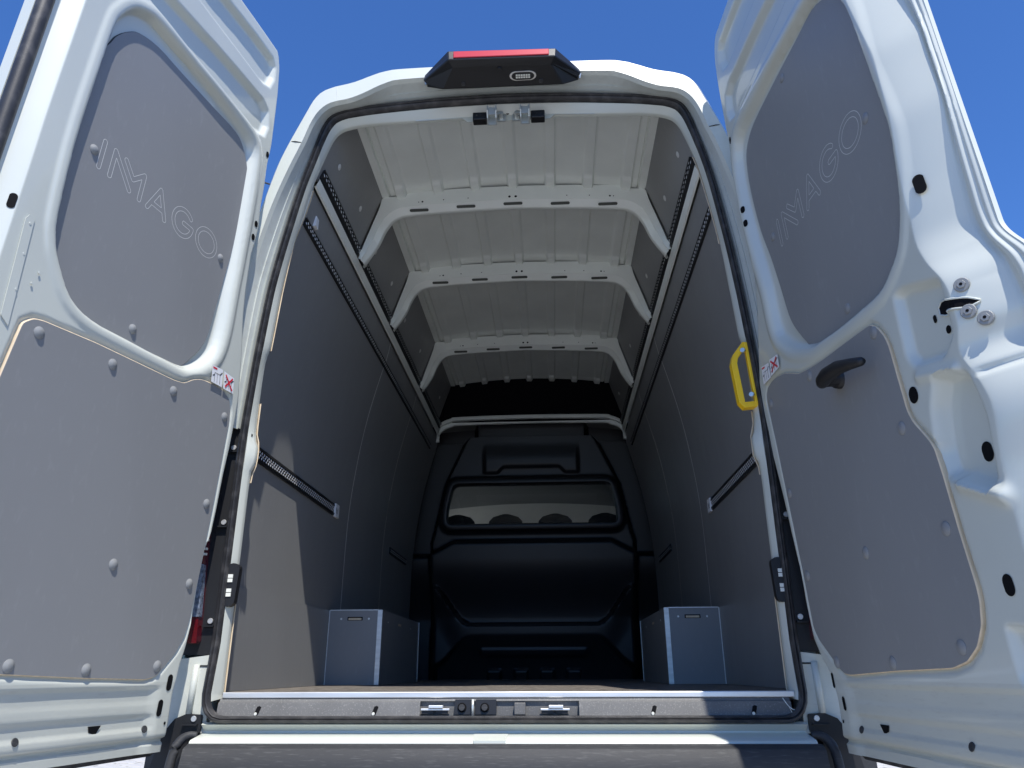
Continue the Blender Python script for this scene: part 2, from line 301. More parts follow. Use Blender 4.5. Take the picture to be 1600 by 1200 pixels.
# header plate carrying the latches
b = MB(); b.prism([(-.33, .024, 1.950), (-.155, .024, 1.954), (-.135, .024, 1.936), (.165, .024, 1.938), (.185, .024, 1.956), (.33, .024, 1.952), (.33, .024, 1.962), (-.33, .024, 1.960)], (0, .004, 0)); b.build('header_plate', 'paint', van)
def disc(name, c, r, nrm, mat, parent, th=.002, n=16, dome=0.0, ry=None):
    nrm = Vector(nrm).normalized(); a = nrm.orthogonal().normalized() if abs(nrm.z) > .9 else nrm.cross(Vector((0, 0, 1))).normalized(); e = nrm.cross(a); ry = ry or r
    c = Vector(c); b = MB(); rings = [(1, 0), (1, th * .6), (.9, th)] + ([(.6, th + dome * .7), (.3, th + dome * .95)] if dome else [])
    v = [c + a * math.cos(k * 2 * math.pi / n) * r * q + e * math.sin(k * 2 * math.pi / n) * ry * q + nrm * h for q, h in rings for k in range(n)] + [c + nrm * (th + dome)]
    m_ = len(rings); f = [(i * n + k, i * n + (k + 1) % n, (i + 1) * n + (k + 1) % n, (i + 1) * n + k) for i in range(m_ - 1) for k in range(n)] + [((m_ - 1) * n + k, (m_ - 1) * n + (k + 1) % n, m_ * n) for k in range(n)]
    return mesh(name, v, f, mat, parent, at=c, smooth=bool(dome), auto=50 if dome else None)
for x in (-.346, .337): disc('header_hole', (x, .0215, 1.968), .0085, (0, -1, 0), 'hole', van, .001, ry=.006)
disc('header_hole', (.012, .0215, 1.966), .006, (0, -1, 0), 'hole', van, .001)
ZS = -.010
for x0, s_ in ((-.113, 1), (.148, -1)):     # upper door strikers
    root = None
    b = MB(); b.box((x0, .021, 1.916), (x0 + s_ * .05, -.012, 1.948)); base = b.build('door_striker', 'plastic', van, bevel=.003)
    for dx in (.018, .033): disc('striker_screw', (x0 + s_ * dx, -.0121, 1.937), .006, (0, -1, 0), 'plastic', base, .002)
    b = MB(); x1 = x0 + s_ * .052
    for xx in (x1 + s_ * .004, x1 + s_ * .034): b.tube([(xx, .02, 1.947), (xx, -.02, 1.948), (xx, -.04, 1.948), (xx, -.044, 1.925), (xx, -.03, 1.905), (xx, .0, 1.898)], .0028, 8)
    b.box((x1 + s_ * .002, -.036, 1.915), (x1 + s_ * .036, -.03, 1.946)); b.box((x1 + s_ * .006, .0, 1.896), (x1 + s_ * .032, -.004, 1.920))
    b.box((x1 + s_ * .036, .018, 1.925), (x1 + s_ * .066, .012, 1.956)); b.tube([(x1 + s_ * .05, .014, 1.940), (x1 + s_ * .05, -.012, 1.943)], .008, 8); b.box((x1 + s_ * .036, -.006, 1.935), (x1 + s_ * .05, -.012, 1.948))
    b.build('striker_catch', 'steel', base)

# ---- third brake light with camera
b = MB()
top = [(-.276, -.10, 2.048), (-.181, -.205, 2.046), (.189, -.205, 2.038), (.272, -.10, 2.046)]
rear = [(-.281, -.105, 2.018), (-.178, -.212, 2.001), (.186, -.212, 1.997), (.279, -.105, 2.022)]
low = [(-.270, -.08, 2.008), (-.209, -.11, 1.967), (.215, -.11, 1.967), (.270, -.08, 2.012)]
back = [(-.262, .04, 2.10), (-.17, .04, 2.118), (.18, .04, 2.118), (.262, .04, 2.10)]
lowb = [(-.25, -.06, 2.06), (-.20, -.06, 2.035), (.21, -.06, 2.035), (.25, -.06, 2.06)]
midl = [(-.268, -.10, 2.004), (-.165, -.185, 1.990), (.172, -.185, 1.988), (.268, -.10, 2.008)]
v = top + rear + midl + low + back + lowb
f = []
for r0, r1 in ((0, 1), (1, 2), (2, 3), (3, 5), (4, 0)):
    f += [(r0 * 4 + k, r0 * 4 + k + 1, r1 * 4 + k + 1, r1 * 4 + k) for k in range(3)]
bl = mesh('brake_light_housing', v, f, 'plastic', van, bevel=.004)
mesh('red_lens', [(-.160, -.2145, 2.034), (.166, -.2145, 2.028), (.166, -.2145, 2.004), (-.160, -.2145, 2.007), (-.160, -.20, 2.034), (.166, -.20, 2.028), (.166, -.20, 2.004), (-.160, -.20, 2.007)],
     [(0, 1, 2, 3), (0, 4, 5, 1), (1, 5, 6, 2), (2, 6, 7, 3), (3, 7, 4, 0)], 'red_lens', bl, bevel=.002)
for s_ in (-1, 1):                          # end brackets
    b = MB(); b.tube([(s_ * .268, -.09, 2.046), (s_ * .277, -.09, 2.03), (s_ * .272, -.09, 2.01)], .004, 6); b.build('end_bracket', 'steel', bl)
nrm = Vector((0, -.26, -1)).normalized()
def on_under(x, k):                         # point on the sloping underside, k 0 rear edge .. 1 front edge
    a = Vector((x, -.185, 1.989)); c = Vector((x, -.11, 1.967)); return a.lerp(c, k)
un = Vector((0, -.022, -.075)).normalized()
for x, k in ((-.134, .75), (.137, .75)): disc('bolt', on_under(x, k) + un * .001, .008, un, 'dusty_plastic', bl, .003)
disc('camera_eye', on_under(-.004, .12) + un * .001, .0085, un, 'plastic', bl, .006)
lens = []
c0 = on_under(.075, .48); b = MB()
cap = [(.033 * math.cos(a) * .55 + (.016 if math.cos(a) > 0 else -.016), .0135 * math.sin(a)) for a in np.linspace(0, 2 * math.pi, 25)[:-1]]
ax = Vector((1, 0, 0)); ay = un.cross(ax)
b.prism([c0 + ax * x * 1.35 + ay * y * 1.25 for x, y in cap], un * .003); rim = b.build('lamp_window', 'alu', bl)
b = MB(); b.prism([c0 + ax * x * 1.15 + ay * y * 1.05 + un * .003 for x, y in cap], un * .001); b.build('lamp_window', 'plastic', bl)
b = MB()
for i in range(6):
    for j in range(2): b.prism([c0 + ax * (-.021 + i * .0085 + p * .0034) + ay * (-.0045 + j * .008 + q * .003) + un * .004 for p, q in ((-1, -1), (1, -1), (1, 1), (-1, 1))], un * .001)
b.build('led_row', 'led', bl)

# ---- sill, step, bumper
b = MB(); b.box((-.772, -.004, -.012), (.768, .032, .003)); sill = b.build('sill_trim', 'alu', van, bevel=.002)
xs = np.linspace(-.765, .765, 120); prof = [(.0, -.012), (-.004, -.020), (-.010, -.0215), (-.012, -.027), (-.016, -.050), (-.018, -.056), (-.045, -.058)]
v = [(x + (-.012), y, z) for y, z in prof for x in xs]; f = [(i * 120 + k, i * 120 + k + 1, (i + 1) * 120 + k + 1, (i + 1) * 120 + k) for i in range(len(prof) - 1) for k in range(119)]
f = [q for q in f if not (-.225 < v[q[0]][0] < .19 and v[q[0]][2] > -.052 and v[q[2]][2] > -.058 and v[q[0]][2] < -.013)]
step = mesh('step_cover', v, f, 'sill_plastic', van, smooth=True, auto=30)
for x in (-.665, -.345, .395, .655):        # drain slots with a screw inside
    b = MB(); b.prism([(x - .008, -.0175, -.052), (x + .003, -.0172, -.052), (x + .009, -.0135, -.034), (x + .004, -.013, -.031), (x - .002, -.0135, -.033)], (0, -.0015, 0)); b.build('drain_slot', 'hole', step)
    disc('slot_screw', (x - .003, -.0195, -.0505), .004, (0, -1, 0), 'led', step, .002)
b = MB(); b.tube(smooth_poly([(.735, -.004, -.014), (.745, -.018, -.034), (.760, -.022, -.043), (.775, -.020, -.036), (.782, -.016, -.026)], False, 5), .0012, 6); b.build('loose_thread', 'led', van, smooth=True)
b = MB(); b.tube([(.744, -.018, -.032), (.750, -.024, -.050), (.756, -.030, -.058)], .0008, 5); b.build('loose_thread', 'led', van, smooth=True)
# lock plate in the middle of the sill
b = MB(); b.box((-.235, .012, -.058), (.20, .004, -.012)); lp = b.build('lock_plate', 'sill_plastic', van)
for x0, x1 in ((-.134, -.086), (-.078, -.020)):
    b = MB(); b.prism([(x0, -.008, -.053), (x1, -.008, -.053), (x1, -.004, -.016), (x0 + .003, -.004, -.016)], (0, .012, 0)); bk = b.build('lock_block', 'plastic', lp, bevel=.003)
    xc = (x0 + x1) / 2 - .002; disc('rubber_bumper', (xc, -.0085, -.036), .012, (0, -1, .1), 'hole', bk, .002); disc('rubber_bumper', (xc, -.0105, -.036), .0085, (0, -1, .1), 'dusty_plastic', bk, .005)
b = MB(); b.tube([(-.082, -.018, -.015), (-.082, -.020, -.056)], .0035, 10); b.build('lock_pin', 'steel', lp, smooth=True)
for x0 in (-.20, .12):
    b = MB(); b.box((x0, -.004, -.037), (x0 + .038, -.022, -.030)); b.box((x0 - .022, -.004, -.043), (x0 + .055, -.014, -.038)); b.build('latch_tongue', 'alu', lp, bevel=.001)
    b = MB(); b.box((x0 - .02, .0, -.052), (x0 + .012, -.010, -.044)); b.box((x0 + .02, .0, -.052), (x0 + .05, -.010, -.044)); b.build('latch_bracket', 'plastic', lp)
b = MB(); b.box((.028, .004, -.054), (.058, -.012, -.024)); b.build('stop_block', 'sill_plastic', lp, bevel=.002)
# painted body below the seal, ledge, black bumper
def strip(name, prof, x0, x1, mat, nx=60, wob=0, **k):
    xs = np.linspace(x0, x1, nx); v = [(x, y, z) for y, z in prof for x in xs]
    return mesh(name, v, [(i * nx + q, i * nx + q + 1, (i + 1) * nx + q + 1, (i + 1) * nx + q) for i in range(len(prof) - 1) for q in range(nx - 1)], mat, van, **k)
strip('rear_valance', [(-.02, -.070), (-.036, -.0755), (-.026, -.081), (-.013, -.0925), (-.014, -.0965), (-.022, -.0985), (-.040, -.1005), (-.088, -.1085), (-.094, -.113), (-.095, -.135)], -.806, .782, 'paint', smooth=True, auto=60)
b = MB(); b.prism([(-.075, -.042, -.0975), (.013, -.042, -.0975), (.010, -.097, -.109), (-.072, -.097, -.109)], (0, 0, -.012)); b.build('ledge_pad', 'paint', van, bevel=.002)
bp = [(-.10, -.1155), (-.112, -.1165), (-.1145, -.119), (-.128, -.1225), (-.133, -.127), (-.145, -.165), (-.150, -.20), (-.15, -.34)]
strip('bumper', bp, -.802, .788, 'dusty_plastic', smooth=True, auto=35)
b = MB(); b.box((-.80, -.12, -.345), (.786, .3, -.14)); b.build('bumper_core', 'plastic', van)
for s_ in (1, -1):                          # bumper corners, side trims, tail lamps
    sh = -.012
    X = lambda x: s_ * x + sh
    # painted corner under the lamp
    b = MB(); b.prism([(X(.80), -.012, .10), (X(.92), -.012, .085), (X(.955), .0, -.08), (X(.79), -.012, -.10)], (0, .08, 0)); b.build('body_corner', 'paint_dusty', van, bevel=.01)
    b = MB(); b.tube([(X(.838), -.014, .075), (X(.842), -.014, -.05)], .009, 10); b.build('body_crease', 'paint_dusty', van, smooth=True)
    b = MB(); b.prism([(X(.802), -.022, -.052), (X(.845), -.022, -.050), (X(.875), -.022, -.062), (X(.905), -.022, -.10), (X(.93), -.022, -.20), (X(.93), -.022, -.36), (X(.835), -.022, -.36), (X(.83), -.022, -.115), (X(.802), -.022, -.095)], (0, .08, 0))
    bc = b.build('bumper_corner', 'plastic', van, bevel=.006)
    b = MB(); b.prism([(X(.86), .06, -.105), (X(1.0), .10, -.112), (X(1.015), .12, -.36), (X(.86), .06, -.36)], (0, .28, 0)); b.build('bumper_wing', 'dusty_plastic', van, bevel=.012)
    pth = smooth_poly([(X(.795), -.05, -.10), (X(.812), -.055, -.100), (X(.830), -.06, -.110), (X(.841), -.07, -.135), (X(.845), -.08, -.20), (X(.847), -.08, -.35)], False, 5); b = MB(); b.tube(pth, [.008 + .004 * min(1, k / 10) for k in range(len(pth))], 12); b.build('corner_trim', 'dusty_plastic', van, smooth=True)
    disc('trim_screw', (X(.822), -.0225, -.062), .0075, (0, -1, 0), 'alu', bc, .003); b = MB(); b.box((X(.808), -.024, -.078), (X(.85), -.034, -.075)); b.build('trim_tab', 'plastic', bc)
    # black pillar trim beside the seal
    b = MB(); b.prism([(X(.806), .0, .10), (X(.90), .0, .10), (X(.90), .0, .755), (X(.80), .0, .78)], (0, .03, 0)); tp = b.build('pillar_trim', 'plastic', van)
    for z_ in (.70, .47, .19, .085): disc('trim_screw', (X(.822), -.002, z_), .008, (0, -1, 0), 'alu', tp, .004); b = MB(); b.box((X(.808), .0, z_ - .016), (X(.84), -.014, z_ - .012)); b.build('trim_tab', 'plastic', tp)
    # tail lamp
    hs = MB(); hs.prism([(X(.842), -.03, .13), (X(.93), -.02, .13), (X(.93), -.02, .66), (X(.862), -.03, .66), (X(.856), -.03, .40)], (0, .06, 0)); th = hs.build('tail_lamp', 'dark_red_lens', van, bevel=.006)
    hs = MB(); hs.prism([(X(.843), -.0335, .20), (X(.92), -.025, .20), (X(.92), -.025, .345), (X(.852), -.0335, .345)], (0, .02, 0)); hs.build('clear_lens', 'clear_lens', th, bevel=.002)
    hs = MB()
    for z_ in (.37, .385, .41, .425): hs.box((X(.846), -.036, z_), (X(.90), -.030, z_ + .006))
    hs.build('lens_rib', 'led', th)
    # courtesy lamp in the opening flange
    b = MB(); xc = .786 if s_ > 0 else .781; a0 = Vector((X(xc), .022, .237)); a1 = Vector((X(xc - .004), .022, .343)); ang = np.linspace(0, math.pi, 9)
    cap = [a1 + Vector((.019 * math.cos(q), 0, .016 * math.sin(q) - .008)) for q in ang] + [a0 + Vector((-.019 * math.cos(q), 0, -.016 * math.sin(q) + .008)) for q in ang]
    b.prism(cap, (0, -.022, 0)); lh = b.build('courtesy_lamp', 'plastic', van, bevel=.004)
    b = MB()
    for z_ in (.262, .274, .302, .314): b.box((X(xc) - .007, -.0002, z_ - .005), (X(xc) + .007, -.003, z_ + .005))
    b.build('led_row', 'led', lh)

# ---- load space: floor, side boards, rails
b = MB(); b.box((-.89, .03, -.02), (.89, 3.28, -.001)); b.build('load_floor', 'brown_floor', van)
PZ = [0, .30, .55, .8, 1.0, 1.22, 1.42, 1.6, 1.705]; PX = [.868, .868, .868, .864, .845, .815, .772, .725, .697]
zz = np.linspace(0, 1.705, 36); wx = np.interp(zz, PZ, PX)
k_ = np.convolve(np.pad(wx, 3, mode='edge'), np.ones(5) / 5, 'same')[3:-3]; wx = k_
def wallx(z): return float(np.interp(z, zz, wx))
for s_ in (1, -1):
    cuts = [.085, 1.45, 2.25, 3.22]
    for i in range(3):
        y0, y1 = cuts[i] + .0015, cuts[i + 1] - .0015; n = len(zz)
        v = [(s_ * x, y, z) for y in (y0, y1) for x, z in zip(wx, zz)] + [(s_ * (x + .009), y, z) for y in (y0, y1) for x, z in zip(wx, zz)]
        f = [(k, k + 1, n + k + 1, n + k) for k in range(n - 1)]; fm = [0] * (n - 1)
        f += [(k, k + 1, 2 * n + k + 1, 2 * n + k) for k in range(n - 1)] + [(n + k, n + k + 1, 3 * n + k + 1, 3 * n + k) for k in range(n - 1)]; fm += [1] * (2 * n - 2)
        mesh('wall_board', v, f, None, van, mats=['ply', 'ply_edge'], fmat=fm, smooth=True, auto=30)
    for y, za_, zb_2 in ((1.45, 0, 2), (2.25, 0, .9), (2.25, 1.0, 2)):
        b = MB(); 
        for k in range(n - 1):
            if not za_ <= zz[k] < zb_2: continue
            w_ = .0030 if y < 2 else .0024
            b.add([(s_ * (wx[k] - .0012), y - w_, zz[k]), (s_ * (wx[k] - .0012), y + w_, zz[k]), (s_ * (wx[k + 1] - .0012), y + w_, zz[k + 1]), (s_ * (wx[k + 1] - .0012), y - w_, zz[k + 1])], [(0, 1, 2, 3)])
        b.build('board_joint', 'glint_joint', van)
    b = MB(); b.box((s_ * .8675, .09, .0), (s_ * .862, 1.249, .309)); b.build('kick_board', 'ply', van)
    # white cant rail under the upper lining
    v = []; prof = [(.697, 1.704), (.690, 1.706), (.678, 1.734), (.684, 1.742)]
    for y in (.06, 3.1, 3.18): v += [(s_ * (x + (.02 if y > 3.15 else 0)), y, z - (.05 if y > 3.15 else 0)) for x, z in prof]
    mesh('cant_rail', v, [(i * 4 + k, i * 4 + k + 1, (i + 1) * 4 + k + 1, (i + 1) * 4 + k) for i in range(2) for k in range(3)], 'paint_lightened', van)
    b = MB(); b.prism([(s_ * .70, 3.12, 1.74), (s_ * .685, 3.12, 1.735), (s_ * .69, 3.16, 1.665), (s_ * .712, 3.16, 1.66)], (0, .03, 0)); b.build('cant_rail_end', 'paint_lightened', van)
def rail(s_, y0, y1, zc, xf, wid, rows, pitch, lean=0.0, label=None):
    # lashing rail: shallow black channel with pale discs painting light caught on cut-out edges
    b = MB(); x0 = xf - .003; h = wid / 2
    P = lambda x, z: (s_ * (x - lean * (z - zc)), z)
    pr = [P(xf + .002, zc - h), P(x0 - .004, zc - h), P(x0 - .006, zc - h * .62), P(x0 - .001, zc - h * .55), P(x0 - .001, zc + h * .55), P(x0 - .006, zc + h * .62), P(x0 - .004, zc + h), P(xf + .002, zc + h)]
    v = [(x, y, z) for y in (y0, y1) for x, z in pr]; n = len(pr)
    f = [(k, k + 1, n + k + 1, n + k) for k in range(n - 1)] + [tuple(range(n)), tuple(range(n, 2 * n))]
    r_ = mesh('lashing_rail', v, f, 'plastic', van)
    b = MB(); y = y0 + .01
    while y < y1 - .005:
        for q in rows:
            yo = y; y = yo + (pitch / 2 if q == rows[-1] or len(rows) == 3 and q == rows[0] else 0)
            x, z = P(x0 - .0045, zc + q * h); rr = pitch * .27
            b.add([(x, y + rr * math.cos(a), z + rr * .75 * math.sin(a)) for a in np.linspace(0, 2 * math.pi, 7)[:-1]], [tuple(range(6))]); y = yo
        y += pitch
    d_ = b.build('rail_glint', 'glint_joint', r_, fix=False); d_['kind'] = 'stuff'
    return r_
BOWS = [.62, 1.285, 2.20]
for s_ in (1, -1):
    rail(s_, .09, 3.0, 1.577, wallx(1.577), .030, (-.28, .28), .026, lean=.26)
    rail(s_, .10 if s_ < 0 else .13, 1.185, .75, wallx(.75), .052, (-.36, .0, .36), .022)
    rail(s_, 2.43, 2.96, .75, wallx(.75), .040, (-.3, .3), .024)
    yy = [.05] + BOWS + [3.10]
    for i in range(4):
        rail(s_, yy[i] + (.045 if i else .02), yy[i + 1] - .01, 1.764, .677, .034, (.0, .55), .029, lean=.40)
    # label at the rail end
    b = MB(); b.box((s_ * (wallx(.75) - .001), 1.19, .720), (s_ * (wallx(.75) - .012), 1.245, .780)); lb = b.build('rail_label', 'white_sticker', van)
    b = MB()
    for q in range(4): b.box((s_ * (wallx(.75) - .012), 1.20 + q * .007, .735 + (q % 2) * .012), (s_ * (wallx(.75) - .0126), 1.204 + q * .007, .762 - (q % 3) * .008))
    b.build('label_print', 'black_print', lb)
b = MB(); b.box((-(wallx(1.6) - .001), .16, 1.603), (-(wallx(1.64) - .004), .19, 1.645)); b.build('rail_label', 'white_sticker', van)
# ---- upper lining boards with screw caps
for s_ in (1, -1):
    yy = [.04] + BOWS + [3.0]
    for i in range(4):
        y0, y1 = yy[i] + (.03 if i else 0), yy[i + 1]
        v = [(s_ * .689, y0, 1.735), (s_ * .689, y1, 1.735), (s_ * .588, y1, 2.045), (s_ * .588, y0, 2.045)]; v += [(x + s_ * .008, y, z + .003) for x, y, z in v]
        lb = mesh('upper_lining_board', v, [(0, 1, 2, 3), (0, 4, 5, 1), (1, 5, 6, 2), (2, 6, 7, 3), (3, 7, 4, 0)], 'ply', van)
        nn = Vector((-s_ * .310, 0, -.101)).normalized()
        for k_, zc in ((.22, 1.868), (.74, 1.885)):
            y = y0 + (y1 - y0) * k_; x = s_ * (.689 - (zc - 1.735) / .310 * .101); disc('screw_cap', (x, y, zc), .0125, nn, 'light_cap', lb, .001, dome=.003)
# ---- wheel arch boxes
for s_ in (1, -1):
    X = lambda x: s_ * x
    b = MB(); b.box((X(.623), 1.25, 0), (X(.86), 2.222, .311)); bx = b.build('wheel_arch_box', 'ply', van)
    b = MB(); b.box((X(.6215), 1.2485, .001), (X(.641), 1.2475, .311)); b.box((X(.6215), 1.2475, .001), (X(.6205), 1.262, .311)); b.build('corner_trim', 'alu', bx)
    b = MB(); b.box((X(.856), 1.2485, .001), (X(.860), 1.2475, .31)); b.box((X(.641), 1.2485, .3085), (X(.856), 1.2475, .3125)); b.build('edge_trim', 'alu', bx)
    b = MB(); b.box((X(.6205), 2.21, .001), (X(.6225), 2.222, .311)); b.build('edge_trim', 'alu', bx)
    b = MB(); xc = .742; b.box((X(xc - .034), 1.2488, .266), (X(xc + .034), 1.2478, .281)); b.build('handle_slot', 'hole', bx)
    b = MB(); b.box((X(xc - .029), 1.2478, .268), (X(xc + .029), 1.2470, .2765)); b.build('handle_slot', 'ply_edge', bx)
    for dx in (-.062, .062): disc('box_screw', (X(xc + dx), 1.2488, .273), .0045, (0, -1, 0), 'alu', bx, .002)
    for y in (1.38, 1.95): disc('box_screw', (X(.6218), y, .265), .0035, (-s_, 0, 0), 'alu', bx, .002)
    b = MB(); b.box((X(.6218), 1.62, .262), (X(.6208), 1.69, .272)); b.build('handle_slot', 'ply_edge', bx)
# ---- bare ply edges beside the opening
for s_, segs in ((-1, ((.0, .265, .781, .785), (.60, .86, .775, .783), (1.045, 1.73, .745, .682))), (1, ((.0, .25, .784, .781), (.60, .80, .772, .769), (1.40, 1.76, .730, .678)))):
    for z0, z1, xa, xb in segs:
        b = MB(); nseg = 10
        for k in range(nseg):
            za, zb = z0 + (z1 - z0) * k / nseg, z0 + (z1 - z0) * (k + 1) / nseg
            xe = lambda z: np.interp(z, [0, .62, .66, .72, .76, .98, 1.045, 1.07, 1.28, 1.43, 1.54, 1.70, 1.80], [.776, .777, .765, .765, .777, .776, .764, .762, .748, .733, .716, .688, .66])
            q0, q1 = xe(za), xe(zb)
            p = [(s_ * q0 - .012, .045, za), (s_ * (q0 - .0032) - .012, .045, za), (s_ * (q1 - .0032) - .012, .045, zb), (s_ * q1 - .012, .045, zb)]
            if z0 > 1.2: p = [(x + .012 * np.clip((z - 1.25) / .5, 0, 1), y, z) for x, y, z in p]
            b.add(p, [(0, 1, 2, 3)]); b.add([p[1], p[2], (p[2][0] + s_ * .012, .052, p[2][2]), (p[1][0] + s_ * .012, .052, p[1][2])], [(0, 1, 2, 3)])
        b.build('plywood_edge', 'ply_edge', van)
# pillar return between flange and side board
for s_ in (1, -1):
    b = MB(); zs = np.linspace(0, 1.80, 40); xe = lambda z: np.interp(z, [0, .62, .98, 1.045, 1.28, 1.43, 1.54, 1.70, 1.80], [.780, .779, .778, .766, .75, .735, .718, .69, .664])
    v = []
    for z in zs: v += [(s_ * xe(z) - .012 + s_ * .012, .05, z), (s_ * max(xe(z) + .02, wallx(z) + .004), .09, z)]
    mesh('pillar_return', v, [(2 * k, 2 * k + 1, 2 * k + 3, 2 * k + 2) for k in range(39)], 'paint_lightened', van)
# flange details: bracket plate with holes (left), holes
for x, z, r_ in ((-.797, .70, .006), (-.798, .655, .004), (-.800, .60, .006), (-.792, .745, .005), (.778, .515, .011), (-.80, .02, .004), (.78, .02, .004)):
    disc('flange_hole', (x + (.004 if x > 0 else -.001), .017, z), r_, (0, -1, 0), 'hole' if r_ > .0045 else 'steel', van, .003)
# grab handle
b = MB()
def bar(path, w, h):
    P = [Vector(p) for p in path]; n = 4; v = []
    for i, p in enumerate(P):
        d = (P[min(i + 1, len(P) - 1)] - P[max(i - 1, 0)]).normalized(); a = Vector((0, 1, 0)); c_ = d.cross(a).normalized()
        v += [p + a * h * u + c_ * w * q for u, q in ((-1, -1), (1, -1), (1, 1), (-1, 1))]
    b.add(v, [(i * 4 + k, i * 4 + (k + 1) % 4, i * 4 + 4 + (k + 1) % 4, i * 4 + 4 + k) for i in range(len(P) - 1) for k in range(4)] + [(3, 2, 1, 0), tuple(range(len(v) - 4, len(v)))])
bar([(.776, .02, 1.008), (.756, .02, 1.010), (.724, .02, .968), (.718, .02, .945), (.728, .02, .818), (.734, .02, .808), (.782, .02, .812)], .0092, .015)
gh = b.build('grab_handle', 'yellow', van, at=(.76, .02, .94), bevel=.003)
b = MB(); bar([(.763, .012, 1.016), (.768, .012, .92), (.775, .012, .806)], .0075, .009); b.build('handle_foot', 'yellow', gh, bevel=.002)
for x, z in ((.748, .985), (.758, .838)): disc('handle_bolt', (x, .0, z), .008, (-.6, -1, 0), 'steel', gh, .007)

# ---- ceiling
nx, ny = 240, 300; gx, gy = np.meshgrid(np.linspace(-.588, .588, nx), np.linspace(.0, 3.0, ny), indexing='ij')
h = 2.045 + .045 * (1 - (gx / .588) ** 2)
h = np.where(np.abs(gx) > .556, 2.045, h + .006); h = np.where((np.abs(gx) > .5525) & (np.abs(gx) < .5575), 2.062, h)
rib = np.zeros_like(gx)
for k in range(-3, 4): rib += S((.026 - np.abs(gx - k * .167)) / .008)
endf = np.ones_like(gx); ramp = np.zeros_like(gx)
for y in BOWS + [3.0]: ramp = np.maximum(ramp, S((.075 - np.abs(gy - y)) / .012))
lip_ = np.zeros_like(gx)
for y in BOWS + [3.0]: lip_ = np.maximum(lip_, S((.030 - np.abs(gy - .03 - y)) / .006)); lip_ = np.maximum(lip_, S((.026 - np.abs(gy + .02 - y)) / .006))
h = h - rib * (.010 + .012 * ramp) - .003 * lip_ * (np.abs(gx) < .55)
for y in (.30, .95, 1.72, 2.6): h += .004 * np.sin(gx * 5 + y) * np.exp(-((gy - y) / .25) ** 2)
v = np.c_[gx.ravel(), gy.ravel(), h.ravel()]; f = [(i * ny + j, i * ny + j + 1, (i + 1) * ny + j + 1, (i + 1) * ny + j) for i in range(nx - 1) for j in range(ny - 1)]
mesh('roof_panel', v, f, 'paint_lightened', van, smooth=True, auto=50, fix=False)
def bow(yb_, zc):
    # outer edge follows the lining, inner edge curves into the legs
    half_o = [(.676, 1.735), (.645, 1.84), (.600, 1.985), (.588, 2.040), (.560, 2.046), (.515, 2.050), (.498, 2.064), (.3, 2.077), (0, 2.084)]
    half_i = [(.666, 1.728), (.643, 1.768), (.614, 1.835), (.592, 1.895), (.565, 1.942), (.53, 1.972), (.48, 1.988), (.3, 2.001), (0, 2.011)]
    o_ = np.array(smooth_poly(half_o, False, 6)); i_ = np.array(smooth_poly(half_i, False, 6))
    def rs(p, n=60):
        L_ = np.r_[0, np.cumsum(np.hypot(*np.diff(p, axis=0).T))]; tt = np.linspace(0, L_[-1], n); return np.c_[np.interp(tt, L_, p[:, 0]), np.interp(tt, L_, p[:, 1])]
    o_, i_ = rs(o_), rs(i_); full_o = np.r_[o_, (o_ * [-1, 1])[::-1][1:]]; full_i = np.r_[i_, (i_ * [-1, 1])[::-1][1:]]; n = len(full_o)
    nrm_ = np.gradient(full_i, axis=0); nrm_ = np.c_[nrm_[:, 1], -nrm_[:, 0]]; nrm_ /= np.linalg.norm(nrm_, axis=1)[:, None] + 1e-9; nrm_ *= -np.sign((nrm_ * (full_i - [0, 1.5])).sum(1))[:, None]
    thick = np.interp(np.abs(full_i[:, 0]), [.5, .62, .67], [1, .9, .3])[:, None]; in2 = full_i + nrm_ * .024 * thick
    lay = [(full_o, 0, 0), (full_o * .5 + full_i * .5, -.001, 0), (full_i, -.002, .002), (full_i, .003, -.001), (in2, .020, .001), (in2, .024, -.001), (in2, .045, 0), (in2, .050, 0.004), (full_i, .075, .0), (full_o, .080, .004)]
    v = [(x, yb_ + dy, z + dz) for p, dy, dz in lay for x, z in p]
    bo = mesh('roof_bow', v, [(i * n + k, i * n + k + 1, (i + 1) * n + k + 1, (i + 1) * n + k) for i in range(len(lay) - 1) for k in range(n - 1)], 'paint_lightened', van, smooth=True, auto=38)
    zf = lambda x: float(np.interp(abs(x), [0, .3, .48], [2.011, 2.001, 1.988]))
    for x in (-.42, -.21, 0, .21, .42):
        b = MB(); pts = [(x + (.036 if math.cos(a) > 0 else -.036) + .0065 * math.cos(a), 0, .0065 * math.sin(a)) for a in np.linspace(0, 2 * math.pi, 17)[:-1]]
        q0 = Vector((0, yb_ + .0105, zf(x) - .0130)); dirv = Vector((0, -.017, .022)).normalized()
        b.prism([q0 + Vector((p[0], 0, 0)) + dirv * p[2] for p in pts], (0, -.0022, -.0017)); b.build('bow_slot', 'slot', bo)
    for x, dz, r_ in ((-.405, .022, .0045), (-.422, .022, .0025), (-.31, .022, .0028), (-.20, .022, .0025), (-.015, .016, .006), (.013, .016, .006), (.24, .020, .0025), (.34, .021, .0025), (.43, .021, .0045), (.446, .021, .0025)):
        disc('bow_hole', (x, yb_ - .0012, zf(x) + dz), r_, (0, -1, 0), 'hole', bo, .0006, n=10)
    for s_ in (1, -1):
        b = MB(); b.prism([(s_ * .663, yb_ + .0, 1.725), (s_ * .672, yb_, 1.76), (s_ * .655, yb_, 1.785), (s_ * .640, yb_, 1.765)], (0, -.006, 0)); b.build('bow_foot', 'paint_lightened', bo, bevel=.003)
for y in BOWS: bow(y, 0)
